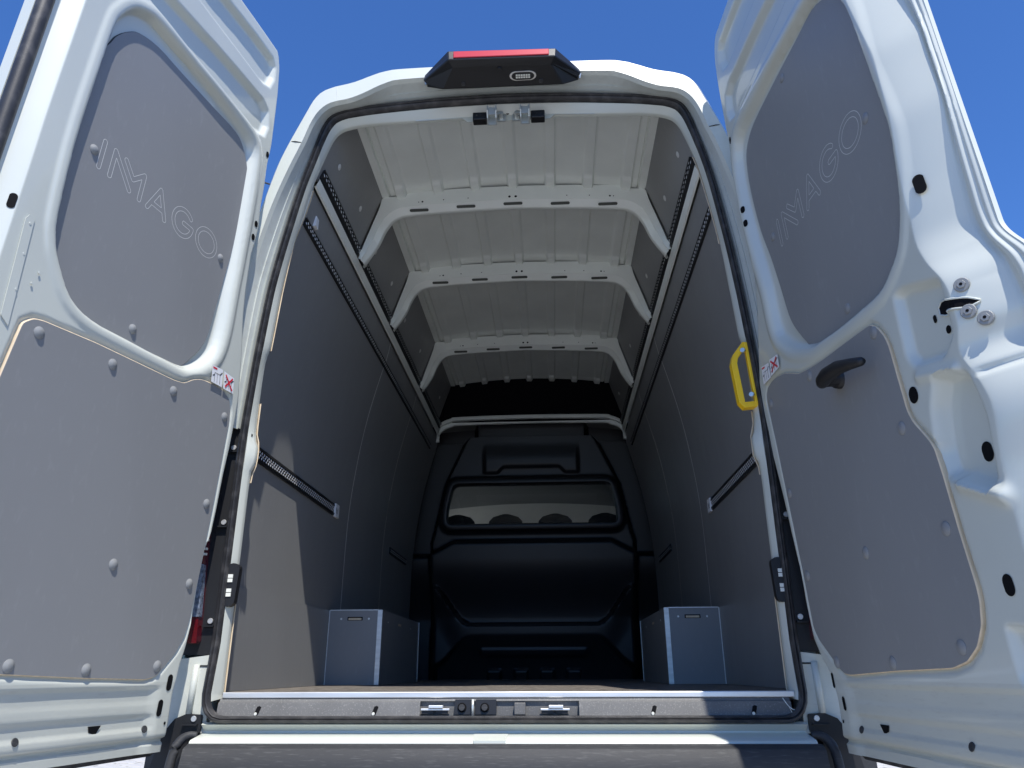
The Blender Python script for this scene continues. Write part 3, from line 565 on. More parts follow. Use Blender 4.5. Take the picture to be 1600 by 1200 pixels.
# front end of the ceiling and the last, curved bow
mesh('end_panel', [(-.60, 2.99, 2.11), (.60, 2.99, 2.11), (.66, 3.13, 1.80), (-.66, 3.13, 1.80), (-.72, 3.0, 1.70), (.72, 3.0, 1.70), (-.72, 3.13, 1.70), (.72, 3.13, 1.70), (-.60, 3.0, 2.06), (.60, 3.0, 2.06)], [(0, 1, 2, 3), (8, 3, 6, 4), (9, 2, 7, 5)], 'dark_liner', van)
P_ = smooth_poly([(-.70, 1.735), (-.668, 1.782), (-.60, 1.812), (-.52, 1.824), (0, 1.831), (.52, 1.824), (.60, 1.812), (.668, 1.782), (.70, 1.735)], False, 6)
b = MB(); v = []; lay = ((0, .012), (-.004, .0), (.0, -.014), (.03, -.016), (.032, -.034), (.036, -.040), (.05, -.042))
for dy, dz in lay: v += [(p[0] * (1 - (0.0 if dz > -.02 else .01)), 3.10 + dy, p[1] + dz) for p in P_]
n = len(P_); mesh('front_bow', v, [(i * n + k, i * n + k + 1, (i + 1) * n + k + 1, (i + 1) * n + k) for i in range(len(lay) - 1) for k in range(n - 1)], 'paint_lightened', van, smooth=True, auto=35)

# ---- moulded partition with window
nx, nz_ = 200, 200; gx, gz = np.meshgrid(np.linspace(-.92, .92, nx), np.linspace(-.01, 1.90, nz_), indexing='ij')
win = round_poly([(-.575, 1.335), (.575, 1.335), (.62, 1.16), (.625, 1.03), (-.625, 1.03), (-.62, 1.16)], .05, 5)
lean = lambda z: -.13 * np.clip(z - .40, 0, 2)
y = 3.29 + lean(gz); ax_ = np.abs(gx)
zst = np.interp(ax_, [0, .205, .25, .34], [1.470, 1.470, 1.425, 1.425]); y += -.020 * S((gz - zst + .03) / .03) * S((.36 - ax_) / .03) * S((1.64 - gz) / .14)
y += -.04 * S((.06 - sdf(gx, gz, win)) / .04) * (gz > .96)
xb = np.interp(gz, [0, .60, .93, 1.02, 1.36, 1.66, 1.72], [.700, .705, .715, .69, .615, .47, .40]); y += .17 * S((ax_ - xb) / .05) * S((gz + .1) / .1) + .15 * S((gz - 1.68) / .03)
corner = np.clip((ax_ - .56) / .15, 0, 1) * .075
y += -.09 * S((.945 - corner - gz) / .05) * (1 - S((.80 - gz) / .42))
zl = .372 + .25 * S((ax_ - .42) / .28) ** 1.3
step_ = S((zl - gz) / .035) * S((.705 - ax_) / .03); y += -.16 * step_ + .025 * step_ * S((zl - gz) / .30)
arch = .300 - .20 * S((ax_ - .42) / .26); under = S((arch - gz) / .03) * S((.69 - ax_) / .03); y += .10 * under - .35 * under * np.clip(gz, 0, .3)
y -= .012 * S((.03 - np.abs(gz - .17)) / .012) * (ax_ < .36)
for x in (-.27, -.09, .09, .27): y -= .02 * S((.05 - np.abs(gx - x)) / .01) * S((.07 - gz) / .02)
sd_w = sdf(gx, gz, win)
v = np.c_[gx.ravel(), y.ravel(), gz.ravel()]; ok = (sd_w.ravel() > -.002)
f = [q for i in range(nx - 1) for j in range(nz_ - 1) for q in [(i * nz_ + j, i * nz_ + j + 1, (i + 1) * nz_ + j + 1, (i + 1) * nz_ + j)] if ok[q[0]] and ok[q[1]] and ok[q[2]] and ok[q[3]]]
pt = mesh('partition_wall', v, f, 'partition', van, smooth=True, auto=55, fix=False)
wn_ = np.array(win); cen = wn_.mean(0); v = []; lay = [(.035, 3.262), (.03, 3.235), (.012, 3.225), (-.006, 3.229), (-.014, 3.25), (-.014, 3.31)]
nrmv = []
for i in range(len(wn_)):
    d = wn_[(i + 1) % len(wn_)] - wn_[i - 1]; nv = np.array([d[1], -d[0]]); nv /= np.linalg.norm(nv) + 1e-9
    if nv @ (wn_[i] - cen) < 0: nv = -nv
    nrmv.append(nv)
for o2, yy_ in lay: v += [(p[0] + q[0] * o2, yy_ + float(lean(p[1])), p[1] + q[1] * o2) for p, q in zip(wn_, nrmv)]
n = len(wn_); mesh('window_frame', v, [(i * n + k, i * n + (k + 1) % n, (i + 1) * n + (k + 1) % n, (i + 1) * n + k) for i in range(len(lay) - 1) for k in range(n)], 'partition', pt, smooth=True, auto=45)
mesh('window_pane', [(p[0], 3.20 + (p[1] - 1.03) * .12, p[1]) for p in win], [tuple(range(len(win)))], 'glass', pt)
# ---- cab behind it
mesh('cab_floor', [(-.9, 3.3, -.1), (.9, 3.3, -.1), (.9, 6.0, -.1), (-.9, 6.0, -.1)], [(0, 1, 2, 3)], 'partition', van)
for nm, prof, mm in (('headliner', [(3.30, 1.86), (3.9, 1.80), (4.35, 1.66), (4.62, 1.53), (4.72, 1.515)], 'cap'), ('overhead_shelf', [(4.70, 1.53), (4.73, 1.52), (4.76, 1.495), (4.80, 1.475), (5.0, 1.40), (5.02, 1.375), (5.12, 1.29)], 'headliner')):
    v = [(x, y, z - .05 * (x / .85) ** 2) for y, z in prof for x in np.linspace(-.9, .9, 13)]
    mesh(nm, v, [(i * 13 + k, i * 13 + k + 1, (i + 1) * 13 + k + 1, (i + 1) * 13 + k) for i in range(len(prof) - 1) for k in range(12)], mm, van, smooth=True, auto=40)
v = [(x, y, z) for x in (-.92, .92) for y, z in ((3.3, -.3), (5.9, -.3), (6.1, .35), (5.5, .85), (5.10, 1.35), (4.3, 2.05), (3.3, 2.16))]
mesh('cab_shell', v, [(0, 1, 2, 3, 4, 5, 6)[::-1][:7] if False else (0, 1, 2, 3), (7, 8, 9, 10), (1, 8, 9, 2), (2, 9, 10, 3), (4, 11, 12, 5), (5, 12, 13, 6)], 'paint', van)
mesh('windscreen', [(-.92, 5.5, .85), (.92, 5.5, .85), (.92, 5.10, 1.35), (-.92, 5.10, 1.35)], [(0, 1, 2, 3)], 'glass', van)
for s_ in (1, -1): (mesh('side_window', [(s_ * .92, 3.9, .65), (s_ * .92, 5.5, .85), (s_ * .92, 5.10, 1.35), (s_ * .92, 3.9, 1.40)], [(0, 1, 2, 3)], 'glass', van), mesh('cab_side', [(s_ * .92, 3.3, -.3), (s_ * .92, 3.3, 2.16), (s_ * .92, 3.9, 2.1), (s_ * .92, 3.9, -.3), (s_ * .92, 3.9, 1.40), (s_ * .92, 5.10, 1.35), (s_ * .92, 4.3, 2.05), (s_ * .92, 3.9, .65), (s_ * .92, 5.5, .85), (s_ * .92, 6.1, .35), (s_ * .92, 5.9, -.3)], [(0, 1, 2, 3), (4, 5, 6, 2), (3, 7, 8, 9, 10)], 'paint', van))
for x in (-.615, -.228, .172, .572):
    b = MB(); b.tube([(x, 3.80, 1.03), (x, 3.81, 1.06), (x, 3.815, 1.12), (x, 3.82, 1.18), (x, 3.82, 1.215), (x, 3.82, 1.238)], [.08, .14, .148, .138, .105, .03], 18, sx=1, up=(1, 0, 0))
    for i, p in enumerate(b.v): b.v[i] = (x + (p[0] - x) * .98, 3.82 + (p[1] - 3.82) * .45, p[2])
    b.build('head_restraint', 'seat', van, smooth=True)
    b = MB(); b.box((x - .19, 3.76, .3), (x + .19, 3.92, 1.065)); b.build('seat_back', 'seat', van, bevel=.04)
# ---- wheels
for s_ in (1, -1):
    for y in (1.74, 5.2):
        b = MB(); rr = [(.20, .0), (.33, .0), (.34, .02), (.34, .19), (.33, .21), (.22, .21)]; n = 32
        v = [(s_ * (.78 + w_), y + r_ * math.cos(a), GZ + .34 + r_ * math.sin(a)) for r_, w_ in rr for a in np.linspace(0, 2 * math.pi, n + 1)[:-1]]
        wh = mesh('wheel', v, [(i * n + k, i * n + (k + 1) % n, (i + 1) * n + (k + 1) % n, (i + 1) * n + k) for i in range(len(rr) - 1) for k in range(n)], 'tyre', van, smooth=True, auto=40)
        disc('wheel_rim', (s_ * .95, y, GZ + .34), .22, (s_, 0, 0), 'alu', wh, .01, 24)
b = MB(); b.box((-.86, .1, -.30), (.86, 3.3, -.03)); b.box((-.86, 3.3, -.34), (.86, 5.8, -.12)); b.build('underbody', 'plastic', van)

# ------------------------------------------------------------------ rear doors
def door_frame(s_, a, bdeg, H):
    a, b_ = R(a), R(bdeg); d = Vector((s_ * math.sin(a), -math.cos(a), 0)); n_ = Vector((-s_ * math.cos(a), -math.sin(a), 0)); z = Vector((0, 0, 1))
    return Vector((H[0], H[1], 0)), d, z * math.cos(b_) + n_ * math.sin(b_), n_ * math.cos(b_) - z * math.sin(b_)
FRM = {-1: door_frame(-1, 11, 3, (-.85, -.04)), 1: door_frame(1, 5, 3, (.83, -.08))}
HINGE = {-1: [(-.135, .052), (-.1, .052), (-.073, .052), (.004, .058), (.04, .052), (.072, .050), (.12, .038), (.17, .034), (.266, .036), (.39, .033), (.421, .021), (.495, .016), (.595, .015), (.684, .010), (.776, .008), (.841, .011), (.973, .034), (1.088, .062), (1.173, .073), (1.297, .080), (1.347, .074), (1.405, .070), (1.479, .08), (1.563, .082), (1.641, .089), (1.716, .086), (1.924, .104), (2.02, .120), (2.06, .138), (2.085, .165)],
         1: [(-.135, .024), (-.112, .021), (-.061, .035), (-.006, .040), (.049, .022), (.064, .012), (.09, -.012), (.132, -.036), (.216, -.040), (.302, -.035), (.408, -.048), (.473, -.054), (.568, -.065), (.669, -.080), (.796, -.083), (.871, -.076), (.966, -.035), (1.061, .008), (1.151, .035), (1.233, .040), (1.352, .028), (1.432, .026), (1.667, .040), (1.924, .048), (2.0, .058), (2.05, .078), (2.085, .12)]}
UF = {-1: .935, 1: .915}
LIP = {-1: [(.732, 1.658), (.69, 1.686), (.643, 1.697), (.514, 1.696), (.368, 1.693), (.265, 1.689), (.188, 1.676), (.159, 1.64), (.152, 1.574), (.145, 1.428), (.141, 1.268), (.141, 1.134), (.140, 1.006), (.155, .925), (.198, .869), (.247, .838), (.29, .827), (.369, .826), (.493, .824), (.612, .823), (.684, .847), (.736, .908), (.759, .952), (.772, 1.011), (.783, 1.183), (.781, 1.381), (.775, 1.547), (.763, 1.603)],
       1: [(.289, .824), (.361, .815), (.446, .807), (.541, .802), (.64, .800), (.7, .824), (.744, .858), (.784, .937), (.812, 1.055), (.815, 1.117), (.807, 1.242), (.796, 1.4), (.786, 1.459), (.758, 1.524), (.715, 1.58), (.656, 1.618), (.471, 1.640), (.271, 1.655), (.14, 1.66), (.076, 1.615), (.050, 1.484), (.063, 1.282), (.092, 1.105), (.094, 1.005), (.112, .933), (.183, .868)]}
PAN = {-1: [(.79, 1.40), (.757, 1.522), (.742, 1.562), (.715, 1.6), (.683, 1.626), (.615, 1.645), (.517, 1.646), (.368, 1.650), (.258, 1.652), (.21, 1.63), (.172, 1.58), (.158, 1.517), (.160, 1.374), (.163, 1.259), (.178, 1.115), (.190, .988), (.203, .942), (.232, .895), (.30, .832), (.5, .80), (.66, .80), (.75, .87), (.79, 1.0)],
       1: [(.72, 1.55), (.694, 1.575), (.637, 1.602), (.535, 1.606), (.376, 1.612), (.216, 1.612), (.145, 1.59), (.112, 1.544), (.101, 1.443), (.113, 1.297), (.142, 1.186), (.164, 1.071), (.178, .981), (.198, .931), (.243, .868), (.30, .81), (.45, .785), (.66, .78), (.76, .84), (.82, 1.0), (.83, 1.2), (.80, 1.45)]}
LOW = {-1: [(.83, .30), (.80, .55), (.782, .716), (.779, .742), (.757, .762), (.732, .768), (.585, .780), (.388, .788), (.31, .791), (.27, .797), (.235, .821), (.205, .833), (.159, .838), (.105, .838), (.066, .822), (.049, .79), (.045, .754), (.046, .521), (.050, .304), (.054, .19), (.062, .145), (.085, .105), (.140, .05), (.155, .042), (.185, .037), (.385, .042), (.58, .050), (.74, .056), (.80, .08), (.835, .14)],
       1: [(.578, .757), (.603, .738), (.620, .71), (.627, .684), (.630, .583), (.632, .540), (.640, .515), (.674, .468), (.685, .446), (.689, .395), (.692, .288), (.698, .19), (.696, .165), (.683, .125), (.655, .09), (.615, .066), (.565, .055), (.356, .050), (.146, .041), (.115, .044), (.090, .058), (.007, .127), (-.012, .159), (-.012, .307), (-.023, .652), (-.032, .795), (-.028, .815), (-.008, .834), (.03, .840), (.07, .838), (.12, .828), (.155, .814), (.20, .794), (.268, .782), (.341, .774), (.521, .762)]}
def xy_stroke_outline(shapes, r_, res=.0008):
    segs = []
    for strokes in shapes:
        pts = np.concatenate([np.array(s_) for s_ in strokes]); x0, y0 = pts.min(0) - r_ * 2; x1, y1 = pts.max(0) + r_ * 2
        X_, Y_ = np.meshgrid(np.arange(x0, x1, res), np.arange(y0, y1, res), indexing='ij'); D_2 = np.full(X_.shape, 9.)
        for st in strokes:
            for (ax0, ay0), (bx0, by0) in zip(st[:-1], st[1:]):
                ex, ey = bx0 - ax0, by0 - ay0; tt = np.clip(((X_ - ax0) * ex + (Y_ - ay0) * ey) / (ex * ex + ey * ey + 1e-12), 0, 1)
                D_2 = np.minimum(D_2, np.hypot(X_ - ax0 - ex * tt, Y_ - ay0 - ey * tt))
        F = D_2 - r_
        sg = np.sign(F); cand = np.argwhere((np.abs(sg[:-1, :-1] + sg[1:, :-1] + sg[1:, 1:] + sg[:-1, 1:]) < 4))
        for i, j in cand:
            c4 = [(i, j), (i + 1, j), (i + 1, j + 1), (i, j + 1)]; cr = []
            for k in range(4):
                p, q = c4[k], c4[(k + 1) % 4]; a, b_ = F[p], F[q]
                if (a < 0) != (b_ < 0):
                    w_ = a / (a - b_); cr.append((X_[p] * (1 - w_) + X_[q] * w_, Y_[p] * (1 - w_) + Y_[q] * w_))
            if len(cr) >= 2: segs.append((cr[0], cr[1]))
    return segs
def ell(cx, cy, rx_, ry_, a0, a1, n=40): return [(cx + rx_ * math.cos(a), cy + ry_ * math.sin(a)) for a in np.linspace(R(a0), R(a1), n)]
LET = [[[(0, 0), (0, .072)]], [[(.036, 0), (.036, .072), (.103, .002)]], [[(.073, .072), (.107, .038), (.140, .072), (.140, 0)]],
       [[(.171, 0), (.204, .072), (.238, 0)], [(.186, .020), (.224, .020)]],
       [ell(.306, .036, .039, .038, 45, 350) + [(.345, .030), (.345, .036), (.310, .036)]], [ell(.413, .036, .043, .038, 0, 360)]]
SEGS = xy_stroke_outline(LET, .0062)
def make_door(s_):
    o0, d, e, n_ = FRM[s_]
    W = lambda u, v_, w_=0.0: o0 + d * float(u) + e * float(v_) + n_ * float(w_)
    hv = np.array(HINGE[s_]); nv_, nu = 440, 236; vs = np.linspace(-.135, 2.085, nv_); uh = np.interp(vs, hv[:, 0], hv[:, 1])
    k3 = np.ones(5) / 5; uh = np.convolve(np.pad(uh, 2, mode='edge'), k3, 'valid')
    uf = UF[s_] + 0 * vs; uf -= .16 * np.clip((vs - 1.93) / .155, 0, 1) ** 2.2
    if s_ > 0:   # wider lip round the lock
        uf += .055 * S((.80 - vs) / .12)
    tt = np.linspace(0, 1, nu); 
    if s_ > 0: si = [(-.2, .86), (.197, .835), (.319, .842), (.366, .842), (.452, .862), (.49, .862), (.554, .836), (.59, .812), (.613, .84), (.692, .842), (.723, .838), (.768, .808), (.825, .79), (.938, .803), (1.093, .83), (1.263, .832), (1.453, .80), (1.7, .76), (2.1, .72)]
    else: si = [(-.2, .868), (1.2, .868), (1.6, .862), (1.8, .84), (2.1, .70)]
    si = np.array(si); u1 = np.interp(vs, si[:, 0], si[:, 1]); kk = np.hanning(19); kk /= kk.sum(); u1 = np.convolve(np.pad(u1, 9, mode='edge'), kk, 'valid')
    N1 = 160; t1 = np.linspace(0, 1, N1); t1 = t1 - .04 * np.sin(2 * np.pi * t1); t2_ = np.linspace(0, 1, nu - N1 + 1)[1:]
    U = np.concatenate([uh[:, None] * (1 - t1) + u1[:, None] * t1, u1[:, None] * (1 - t2_) + uf[:, None] * t2_], 1); V = np.repeat(vs[:, None], nu, 1)
    w = np.zeros_like(U)
    lip = smooth_poly(LIP[s_], True, 3); low = LOW[s_]
    dl = sdf(U, V, lip); 
    hs = S((.45 - U) / .25)                                  # the hinge side wall slopes more gently
    w -= .024 * S(-dl / (.012 + .016 * hs))
    w += .004 * S((.02 - np.abs(dl - .014)) / .016) * (dl > 0)
    dw = sdf(U, V, low); w -= .006 * S((.010 - dw) / .008)
    # two pressed recesses above the window
    for poly in ([(.78, 1.725), (.52, 1.712), (.175, 1.705), (.135, 1.722), (.124, 1.771), (.140, 1.828), (.18, 1.848), (.432, 1.832), (.74, 1.80)], [(.78, 1.90), (.52, 1.893), (.20, 1.890), (.156, 1.908), (.140, 1.96), (.146, 2.01), (.17, 2.032), (.283, 2.030), (.74, 2.0)]):
        if s_ > 0: poly = [(u - .05 * S((.4 - u) / .3), q) for u, q in poly]
        w -= .019 * S(-sdf(U, V, poly) / .024)
    # free edge: sloping land, then the seal channel and outer flange
    ui = np.repeat(u1[:, None], nu, 1); land = .030 if s_ < 0 else np.interp(V, [.2, .45, .70, .78, 1.2, 2.1], [.10, .10, .065, .075, .062, .06])
    t_ = np.clip((U - ui) / land, 0, 1); w -= (.060 if s_ > 0 else .034) * t_ ** 1.15
    if s_ < 0: w -= .02 * S((U - .915) / .008)
    else:
        ch = U - ui - land
        chn = np.clip(ch / np.maximum(uf[:, None] - ui - land, .02), 0, 1); w += -.010 * S(chn / .15) + .007 * S((chn - .28) / .15) - .007 * S((chn - .55) / .15) - .006 * S((chn - .8) / .15)
        p1 = sdf(U, V, round_poly([(.678, .775), (.712, .778), (.830, .735), (.826, .620), (.78, .585), (.690, .604), (.668, .635)], .015)); w -= .016 * S(-p1 / .020)
        p2 = sdf(U, V, round_poly([(.735, .575), (.78, .572), (.83, .548), (.842, .49), (.845, .452), (.828, .345), (.81, .325), (.685, .385), (.682, .44), (.70, .52)], .015)); w -= .030 * S(-p2 / .022)
        w -= .014 * S((.006 - np.abs(V - .535)) / .02 + .3) * S((U - .83) / .03)
        for (xa, ya), (xb, yb2), am, wd in (((.735, .368), (.835, .322), .015, .014), ((.695, .587), (.80, .560), .008, .011)):
            ex, ey = xb - xa, yb2 - ya; tq = np.clip(((U - xa) * ex + (V - ya) * ey) / (ex * ex + ey * ey), 0, 1); w += am * np.exp(-((U - xa - ex * tq) ** 2 + (V - ya - ey * tq) ** 2) / wd ** 2) * S((.87 - U) / .04)
        # deep pocket at the lower free corner
        p3 = sdf(U, V, round_poly([(.735, .125), (.765, .125), (.88, .10), (.88, -.02), (.80, -.03), (.735, .03)], .02)); w -= .014 * S(-p3 / .018)
    # pressings under the board
    zone = S((.70 - np.abs(U - .52)) / .3) * S((U - uh[:, None] - .05) / .05)
    w += zone * (-.006 * S((.022 - V) / .006) + .0015 * S((-.012 - V) / .010) - .005 * S((-.042 - V) / .006) + .004 * S((-.074 - V) / .007))
    w -= .012 * S((-.098 - V) / .006) - .006 * S((-.110 - V) / .004)
    # rounded hinge and top edge
    w -= .014 * (1 - S((U - uh[:, None]) / .014)) ** 1.5 + .02 * (1 - S((2.085 - V) / .02)) ** 2
    w += .0004 * np.sin(U * 23 + V * 7) + .0003 * np.sin(V * 17 + 2)
    P = np.array(o0)[None, None] + U[..., None] * np.array(d) + V[..., None] * np.array(e) + w[..., None] * np.array(n_)
    verts = P.reshape(-1, 3); faces = [(i * nu + j, i * nu + j + 1, (i + 1) * nu + j + 1, (i + 1) * nu + j) for i in range(nv_ - 1) for j in range(nu - 1)]
    fm = [0 if vs[i] > .03 else 1 for i in range(nv_ - 1) for j in range(nu - 1)]
    # outer skin: skirt round the edge and a plain back
    bord = [(0, j) for j in range(nu)] + [(i, nu - 1) for i in range(1, nv_)] + [(nv_ - 1, j) for j in range(nu - 2, -1, -1)] + [(i, 0) for i in range(nv_ - 2, 0, -1)]
    nb = len(verts); back = np.array([np.array(W(U[i, j], V[i, j], -.085)) for i, j in bord]); verts = np.r_[verts, back]; nB = len(bord)
    for k in range(nB):
        i0, j0 = bord[k]; i1, j1 = bord[(k + 1) % nB]; faces.append((i0 * nu + j0, i1 * nu + j1, nb + (k + 1) % nB, nb + k)); fm.append(0)
    faces.append(tuple(nb + k for k in range(nB))); fm.append(0)
    dr = mesh('rear_door', verts, faces, None, van, at=W(.05, 0, 0), mats=['paint', 'paint_dusty'], fmat=fm, smooth=True, auto=50, fix=False)
    dr['label'] = 'open rear door on the left, grey boards lit by the sun' if s_ < 0 else 'open rear door on the right, in shade, with black inner handle'
    def board(poly, w0, th, name, inset=.0035, shade_edge='ply_edge'):
        poly = [np.array(q) for q in poly]; cen = np.mean(poly, 0); n = len(poly); ins = []
        for i in range(n):
            t2 = poly[(i + 1) % n] - poly[i - 1]; nn = np.array([-t2[1], t2[0]]); nn /= np.linalg.norm(nn) + 1e-9
            if sdf(np.array([poly[i][0] + nn[0] * .004]), np.array([poly[i][1] + nn[1] * .004]), poly)[0] > 0: nn = -nn
            ins.append(poly[i] + nn * inset)
        v = [W(q[0], q[1], w0 - .004) for q in poly] + [W(q[0], q[1], w0 + th - inset * .9) for q in poly] + [W(q[0], q[1], w0 + th) for q in ins]
        f = [(r_ * n + i, r_ * n + (i + 1) % n, (r_ + 1) * n + (i + 1) % n, (r_ + 1) * n + i) for r_ in (0, 1) for i in range(n)] + [tuple(range(2 * n, 3 * n))]
        return mesh(name, v, f, None, dr, mats=[shade_edge, 'ply'], fmat=[0] * (2 * n) + [1])
    board(smooth_poly(PAN[s_], True, 3), -.0245, .007, 'window_board', .001, 'rubber')
    board(round_poly(LOW[s_], .008, 2), -.005, .0065, 'lower_board', .0022)
    # milled lettering outline
    b = MB(); lw = .0006
    for (x0, y0), (x1, y1) in SEGS:
        if s_ < 0: q0, q1 = (.693 - x0, 1.199 + y0 + .00 * x0), (.693 - x1, 1.199 + y1)
        else: q0, q1 = (.229 + x0 * 1.04, 1.176 + y0 * 1.03 - .022 * x0), (.229 + x1 * 1.04, 1.176 + y1 * 1.03 - .022 * x1)
        dx, dy = q1[0] - q0[0], q1[1] - q0[1]; L_ = math.hypot(dx, dy)
        if L_ < 1e-7: continue
        nx_, ny_ = -dy / L_ * lw, dx / L_ * lw; wz = -.0171
        b.add([W(q0[0] + nx_, q0[1] + ny_, wz), W(q0[0] - nx_, q0[1] - ny_, wz), W(q1[0] - nx_, q1[1] - ny_, wz), W(q1[0] + nx_, q1[1] + ny_, wz)], [(0, 1, 2, 3)])
    lt = b.build('board_lettering', 'engrave', dr, fix=False)
    # screw caps
    caps = [(.735, .737), (.523, .749), (.303, .760), (.073, .762), (.079, .501), (.087, .28), (.15, .070), (.384, .061), (.591, .068), (.375, .295)] if s_ < 0 else [(.585, .733), (.26, .763), (-.006, .782), (.002, .514), (.014, .288), (.087, .072), (.354, .068), (.609, .092), (.344, .3), (.655, .299), (.598, .513)]
    for u, q in caps: disc('screw_cap', W(u, q, .0013), .0138 if s_ < 0 else .0140, n_, 'cap' if s_ < 0 else 'ply', dr, .002, 20, dome=.0045 if s_ < 0 else .003)
    for u, q in ([(.716, 1.23), (.207, 1.224), (.47, .868)] if s_ < 0 else [(.429, 1.582), (.724, 1.188), (.475, .847), (.183, 1.228)]): disc('screw_cap', W(u, q, -.0177), .013, n_, 'cap' if s_ < 0 else 'ply', dr, .002, 20, dome=.005 if s_ < 0 else .003)
    # holes in the pressing
    H_ = [(.875, .977, .008, .018), (.109, 1.674, .008, .011), (.098, 1.411, .0085, .011), (.100, 1.361, .0085, .011), (.089, .030, .010, .020), (.108, -.030, .009, .020), (.078, -.067, .004, .004)] if s_ < 0 else \
         [(.828, .937, .011, .021), (.069, 1.666, .007, .012), (.055, 1.409, .008, .012), (.058, 1.357, .008, .012), (.663, .561, .015, .017), (.782, .410, .014, .018), (.779, .184, .013, .018), (.765, .677, .005, .008), (.793, .642, .007, .008), (.045, .030, .006, .018), (.082, -.022, .007, .016), (.058, -.063, .004, .004)]
    def wat(u, q):
        i = int(np.clip(np.searchsorted(vs, q), 0, nv_ - 1)); i = min(max(i, 1), nv_ - 2); j = int(np.clip(np.argmin(np.abs(U[i] - u)), 1, nu - 2))
        du = (w[i, j + 1] - w[i, j - 1]) / (U[i, j + 1] - U[i, j - 1]); dv = (w[i + 1, j] - w[i - 1, j]) / (vs[i + 1] - vs[i - 1])
        return w[i, j], (n_ - d * float(du) - e * float(dv)).normalized()
    for u, q, ra, rb in H_:
        wz, nn = wat(u, q); b = MB(); pts = []
        a_ = (d - nn * d.dot(nn)).normalized(); e_ = nn.cross(a_)
        if e_.z < 0: e_ = -e_
        c0 = W(u, q, wz) + nn * (.0045 if rb > .019 and s_ > 0 and q > .9 else .0012); m = max(0, rb - ra)
        b.add([c0 + a_ * ra * math.cos(t2) + e_ * (ra * math.sin(t2) + (m if math.sin(t2) > 0 else -m)) for t2 in np.linspace(0, 2 * math.pi, 21)[:-1]], [tuple(range(20))]); b.build('pressed_hole', 'hole', dr)
    for u, q in ((.30, -.078), (.53, -.078)) :
        if s_ > 0: u -= .17 if u < .5 else -.02
        else: u = .142 if u < .5 else .52
        wz, nn = wat(u, q); disc('drain_plug', W(u, q, wz) + nn * .003, .0085, nn, 'dusty_plastic', dr, .002)
    u0 = .29 if s_ < 0 else .22; wz, nn = wat(u0, -.068)
    b = MB(); b.add([W(u0, -.060, wz + .002), W(u0 + .04, -.060, wz + .002), W(u0 + .034, -.073, wz + .002), W(u0 + .012, -.080, wz + .002)], [(0, 1, 2, 3)]); b.build('drain_slot', 'hole', dr)
    # rubber strip below, seal along the free edge
    b = MB(); b.prism([W(.06, -.133, -.02), W(uf[0] - .004, -.133, -.02), W(uf[0] - .004, -.149, -.026), W(.075, -.146, -.026)], -n_ * .045); b.build('bottom_seal', 'rubber', dr)
    if s_ < 0:
        b = MB(); b.tube([W(.922, q, -.040) for q in np.linspace(-.12, 1.95, 60)], .017, 10, up=tuple(n_)); b.build('edge_seal', 'rubber', dr, smooth=True)
        fp = [(.830, .735), (.842, .955), (.836, .968), (.822, .966), (.808, .72)]; wz, nn = wat(.80, .85)
        b = MB(); b.prism([W(u, q, wat(u, q)[0] + .0010) for u, q in fp], n_ * .0015); fpo = b.build('cover_flap', 'paint', dr)
        for u, q in ((.829, .95), (.822, .88), (.815, .80), (.785, .83), (.775, .86)): disc('flap_rivet', W(u, q, wat(u, q)[0] + .002), .003, n_, 'paint', dr, .0015)
    # warning stickers
    ST = [[(.177, .887), (.128, .890), (.118, .839), (.170, .838)], [(.121, .889), (.070, .885), (.062, .838), (.112, .838)]] if s_ < 0 else [[(-.010, .899), (.044, .891), (.042, .846), (-.017, .846)], [(.054, .896), (.113, .888), (.110, .851), (.045, .848)]]
    for k, q4 in enumerate(ST):
        q4 = [np.array(q) for q in q4]; wv = .0075
        st = mesh('warning_sticker', [W(q[0], q[1], wv) for q in q4], [(0, 1, 2, 3)], 'white_sticker', dr)
        def at2(x, y, dz=.0006): p = (q4[3] * (1 - x) + q4[2] * x) * (1 - y) + (q4[0] * (1 - x) + q4[1] * x) * y; return W(p[0], p[1], wv + dz)
        def line(pts, lw_, mat, nm, dz=.0006):
            b = MB()
            for (x0, y0), (x1, y1) in zip(pts[:-1], pts[1:]):
                L_ = math.hypot(x1 - x0, y1 - y0); px_, py_ = -(y1 - y0) / L_ * lw_, (x1 - x0) / L_ * lw_
                b.add([at2(x0 + px_, y0 + py_, dz), at2(x0 - px_, y0 - py_, dz), at2(x1 - px_, y1 - py_, dz), at2(x1 + px_, y1 + py_, dz)], [(0, 1, 2, 3)])
            b.build(nm, mat, dr)
        f0 = 0 if k == 0 else 1
        line([(.25, .08), (.25, .62), (.75, .62), (.75, .08)], .015, 'black_print', 'sticker_print'); line([(.5, .1), (.5, .6)], .012, 'black_print', 'sticker_print')
        line([(.08, .40), (.25, .50)], .03, 'black_print', 'sticker_print'); line([(.75, .62), (.95, .80)], .03, 'black_print', 'sticker_print')
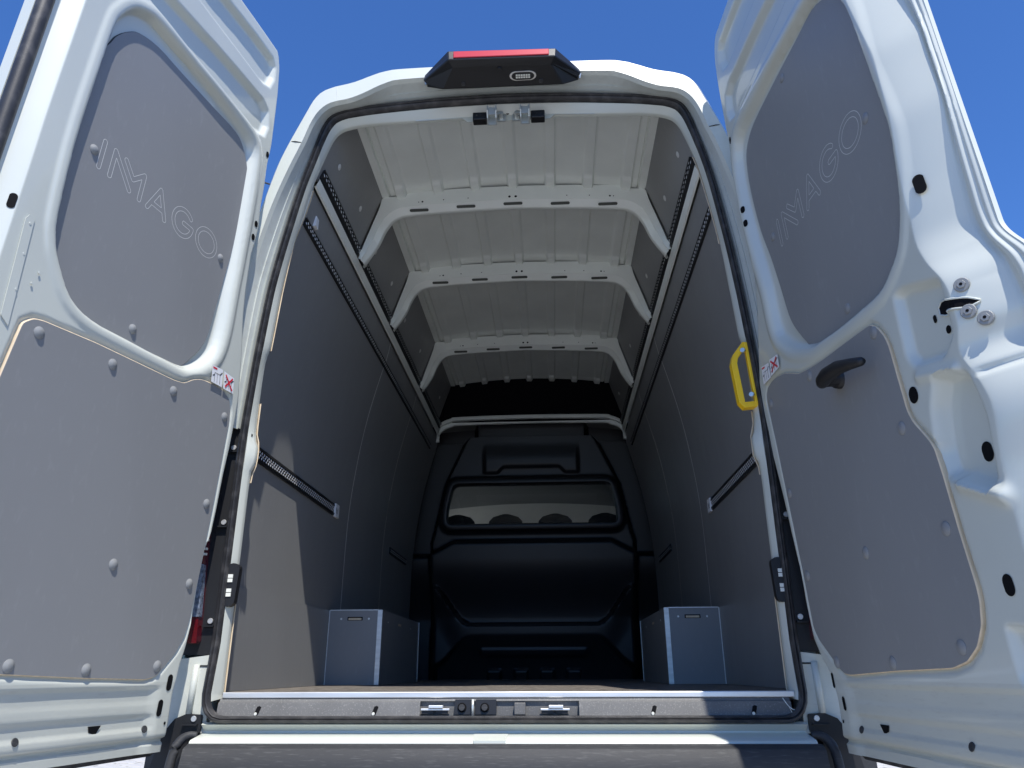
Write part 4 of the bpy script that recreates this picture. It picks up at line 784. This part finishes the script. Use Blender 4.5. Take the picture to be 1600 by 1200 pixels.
        if k == 0: line([(.06, .88), (.45, .88)], .05, 'red_print', 'sticker_print')
        else: line([(.15, .15), (.85, .88)], .055, 'red_print', 'sticker_cross', .0012); line([(.15, .85), (.85, .12)], .055, 'red_print', 'sticker_cross', .0014)
    if s_ > 0:
        # inner handle: keyed boss and a tapering lever
        b = MB(); b.tube([W(.405, .697, .0), W(.405, .697, .012), W(.408, .696, .013), W(.410, .694, .042)], [.024, .022, .017, .017], 16, up=tuple(e))
        hd = b.build('inner_handle', 'plastic', dr, smooth=True, auto=40)
        pts = [W(.402, .688, .046), W(.418, .690, .050), W(.45, .692, .053), W(.50, .689, .052), W(.545, .679, .047), W(.580, .670, .042), W(.588, .668, .041)]
        b = MB(); b.tube(pts, [.013, .0165, .018, .016, .0125, .010, .006], 14); b.build('handle_lever', 'plastic', hd, smooth=True)
        disc('lock_barrel', W(.400, .688, .0465), .0095, (-d * .9 + n_ * .4).normalized(), 'hole', hd, .006)
        for u, q in ((.860, .698), (.860, .645), (.876, .624)):
            wz, nn = wat(u, q); disc('lock_bolt', W(u, q, wz) + nn * .001, .0135, nn, 'cap', dr, .004, 20); disc('lock_bolt', W(u, q, wz) + nn * .005, .008, nn, 'cap', dr, .003, 6); disc('bolt_socket', W(u, q, wz) + nn * .0081, .003, nn, 'hole', dr, .0004, 8)
        us_ = np.linspace(.784, .876, 16); top = np.interp(us_, [.784, .797, .812, .832, .862, .876], [.690, .698, .694, .684, .672, .660]); bot = np.interp(us_, [.784, .797, .812, .832, .862, .876], [.676, .668, .664, .664, .652, .656])
        m_ = 5; v = []
        for a_, t2, b2 in zip(us_, top, bot):
            for k in range(m_):
                q = t2 + (b2 - t2) * k / (m_ - 1); wz, nn = wat(a_, q); v.append(W(a_, q, wz) + nn * .002)
        mesh('lock_opening', v, [(i * m_ + k, i * m_ + k + 1, (i + 1) * m_ + k + 1, (i + 1) * m_ + k) for i in range(15) for k in range(m_ - 1)], 'hole', dr)
        ring = [v[i * m_] for i in range(16)] + [v[i * m_ + m_ - 1] for i in range(15, -1, -1)]
        b = MB(); b.tube(ring + [ring[0]], .0020, 6, caps=False); b.build('lock_rim', 'paint', dr, smooth=True)
    return dr
for s_ in (-1, 1): make_door(s_)
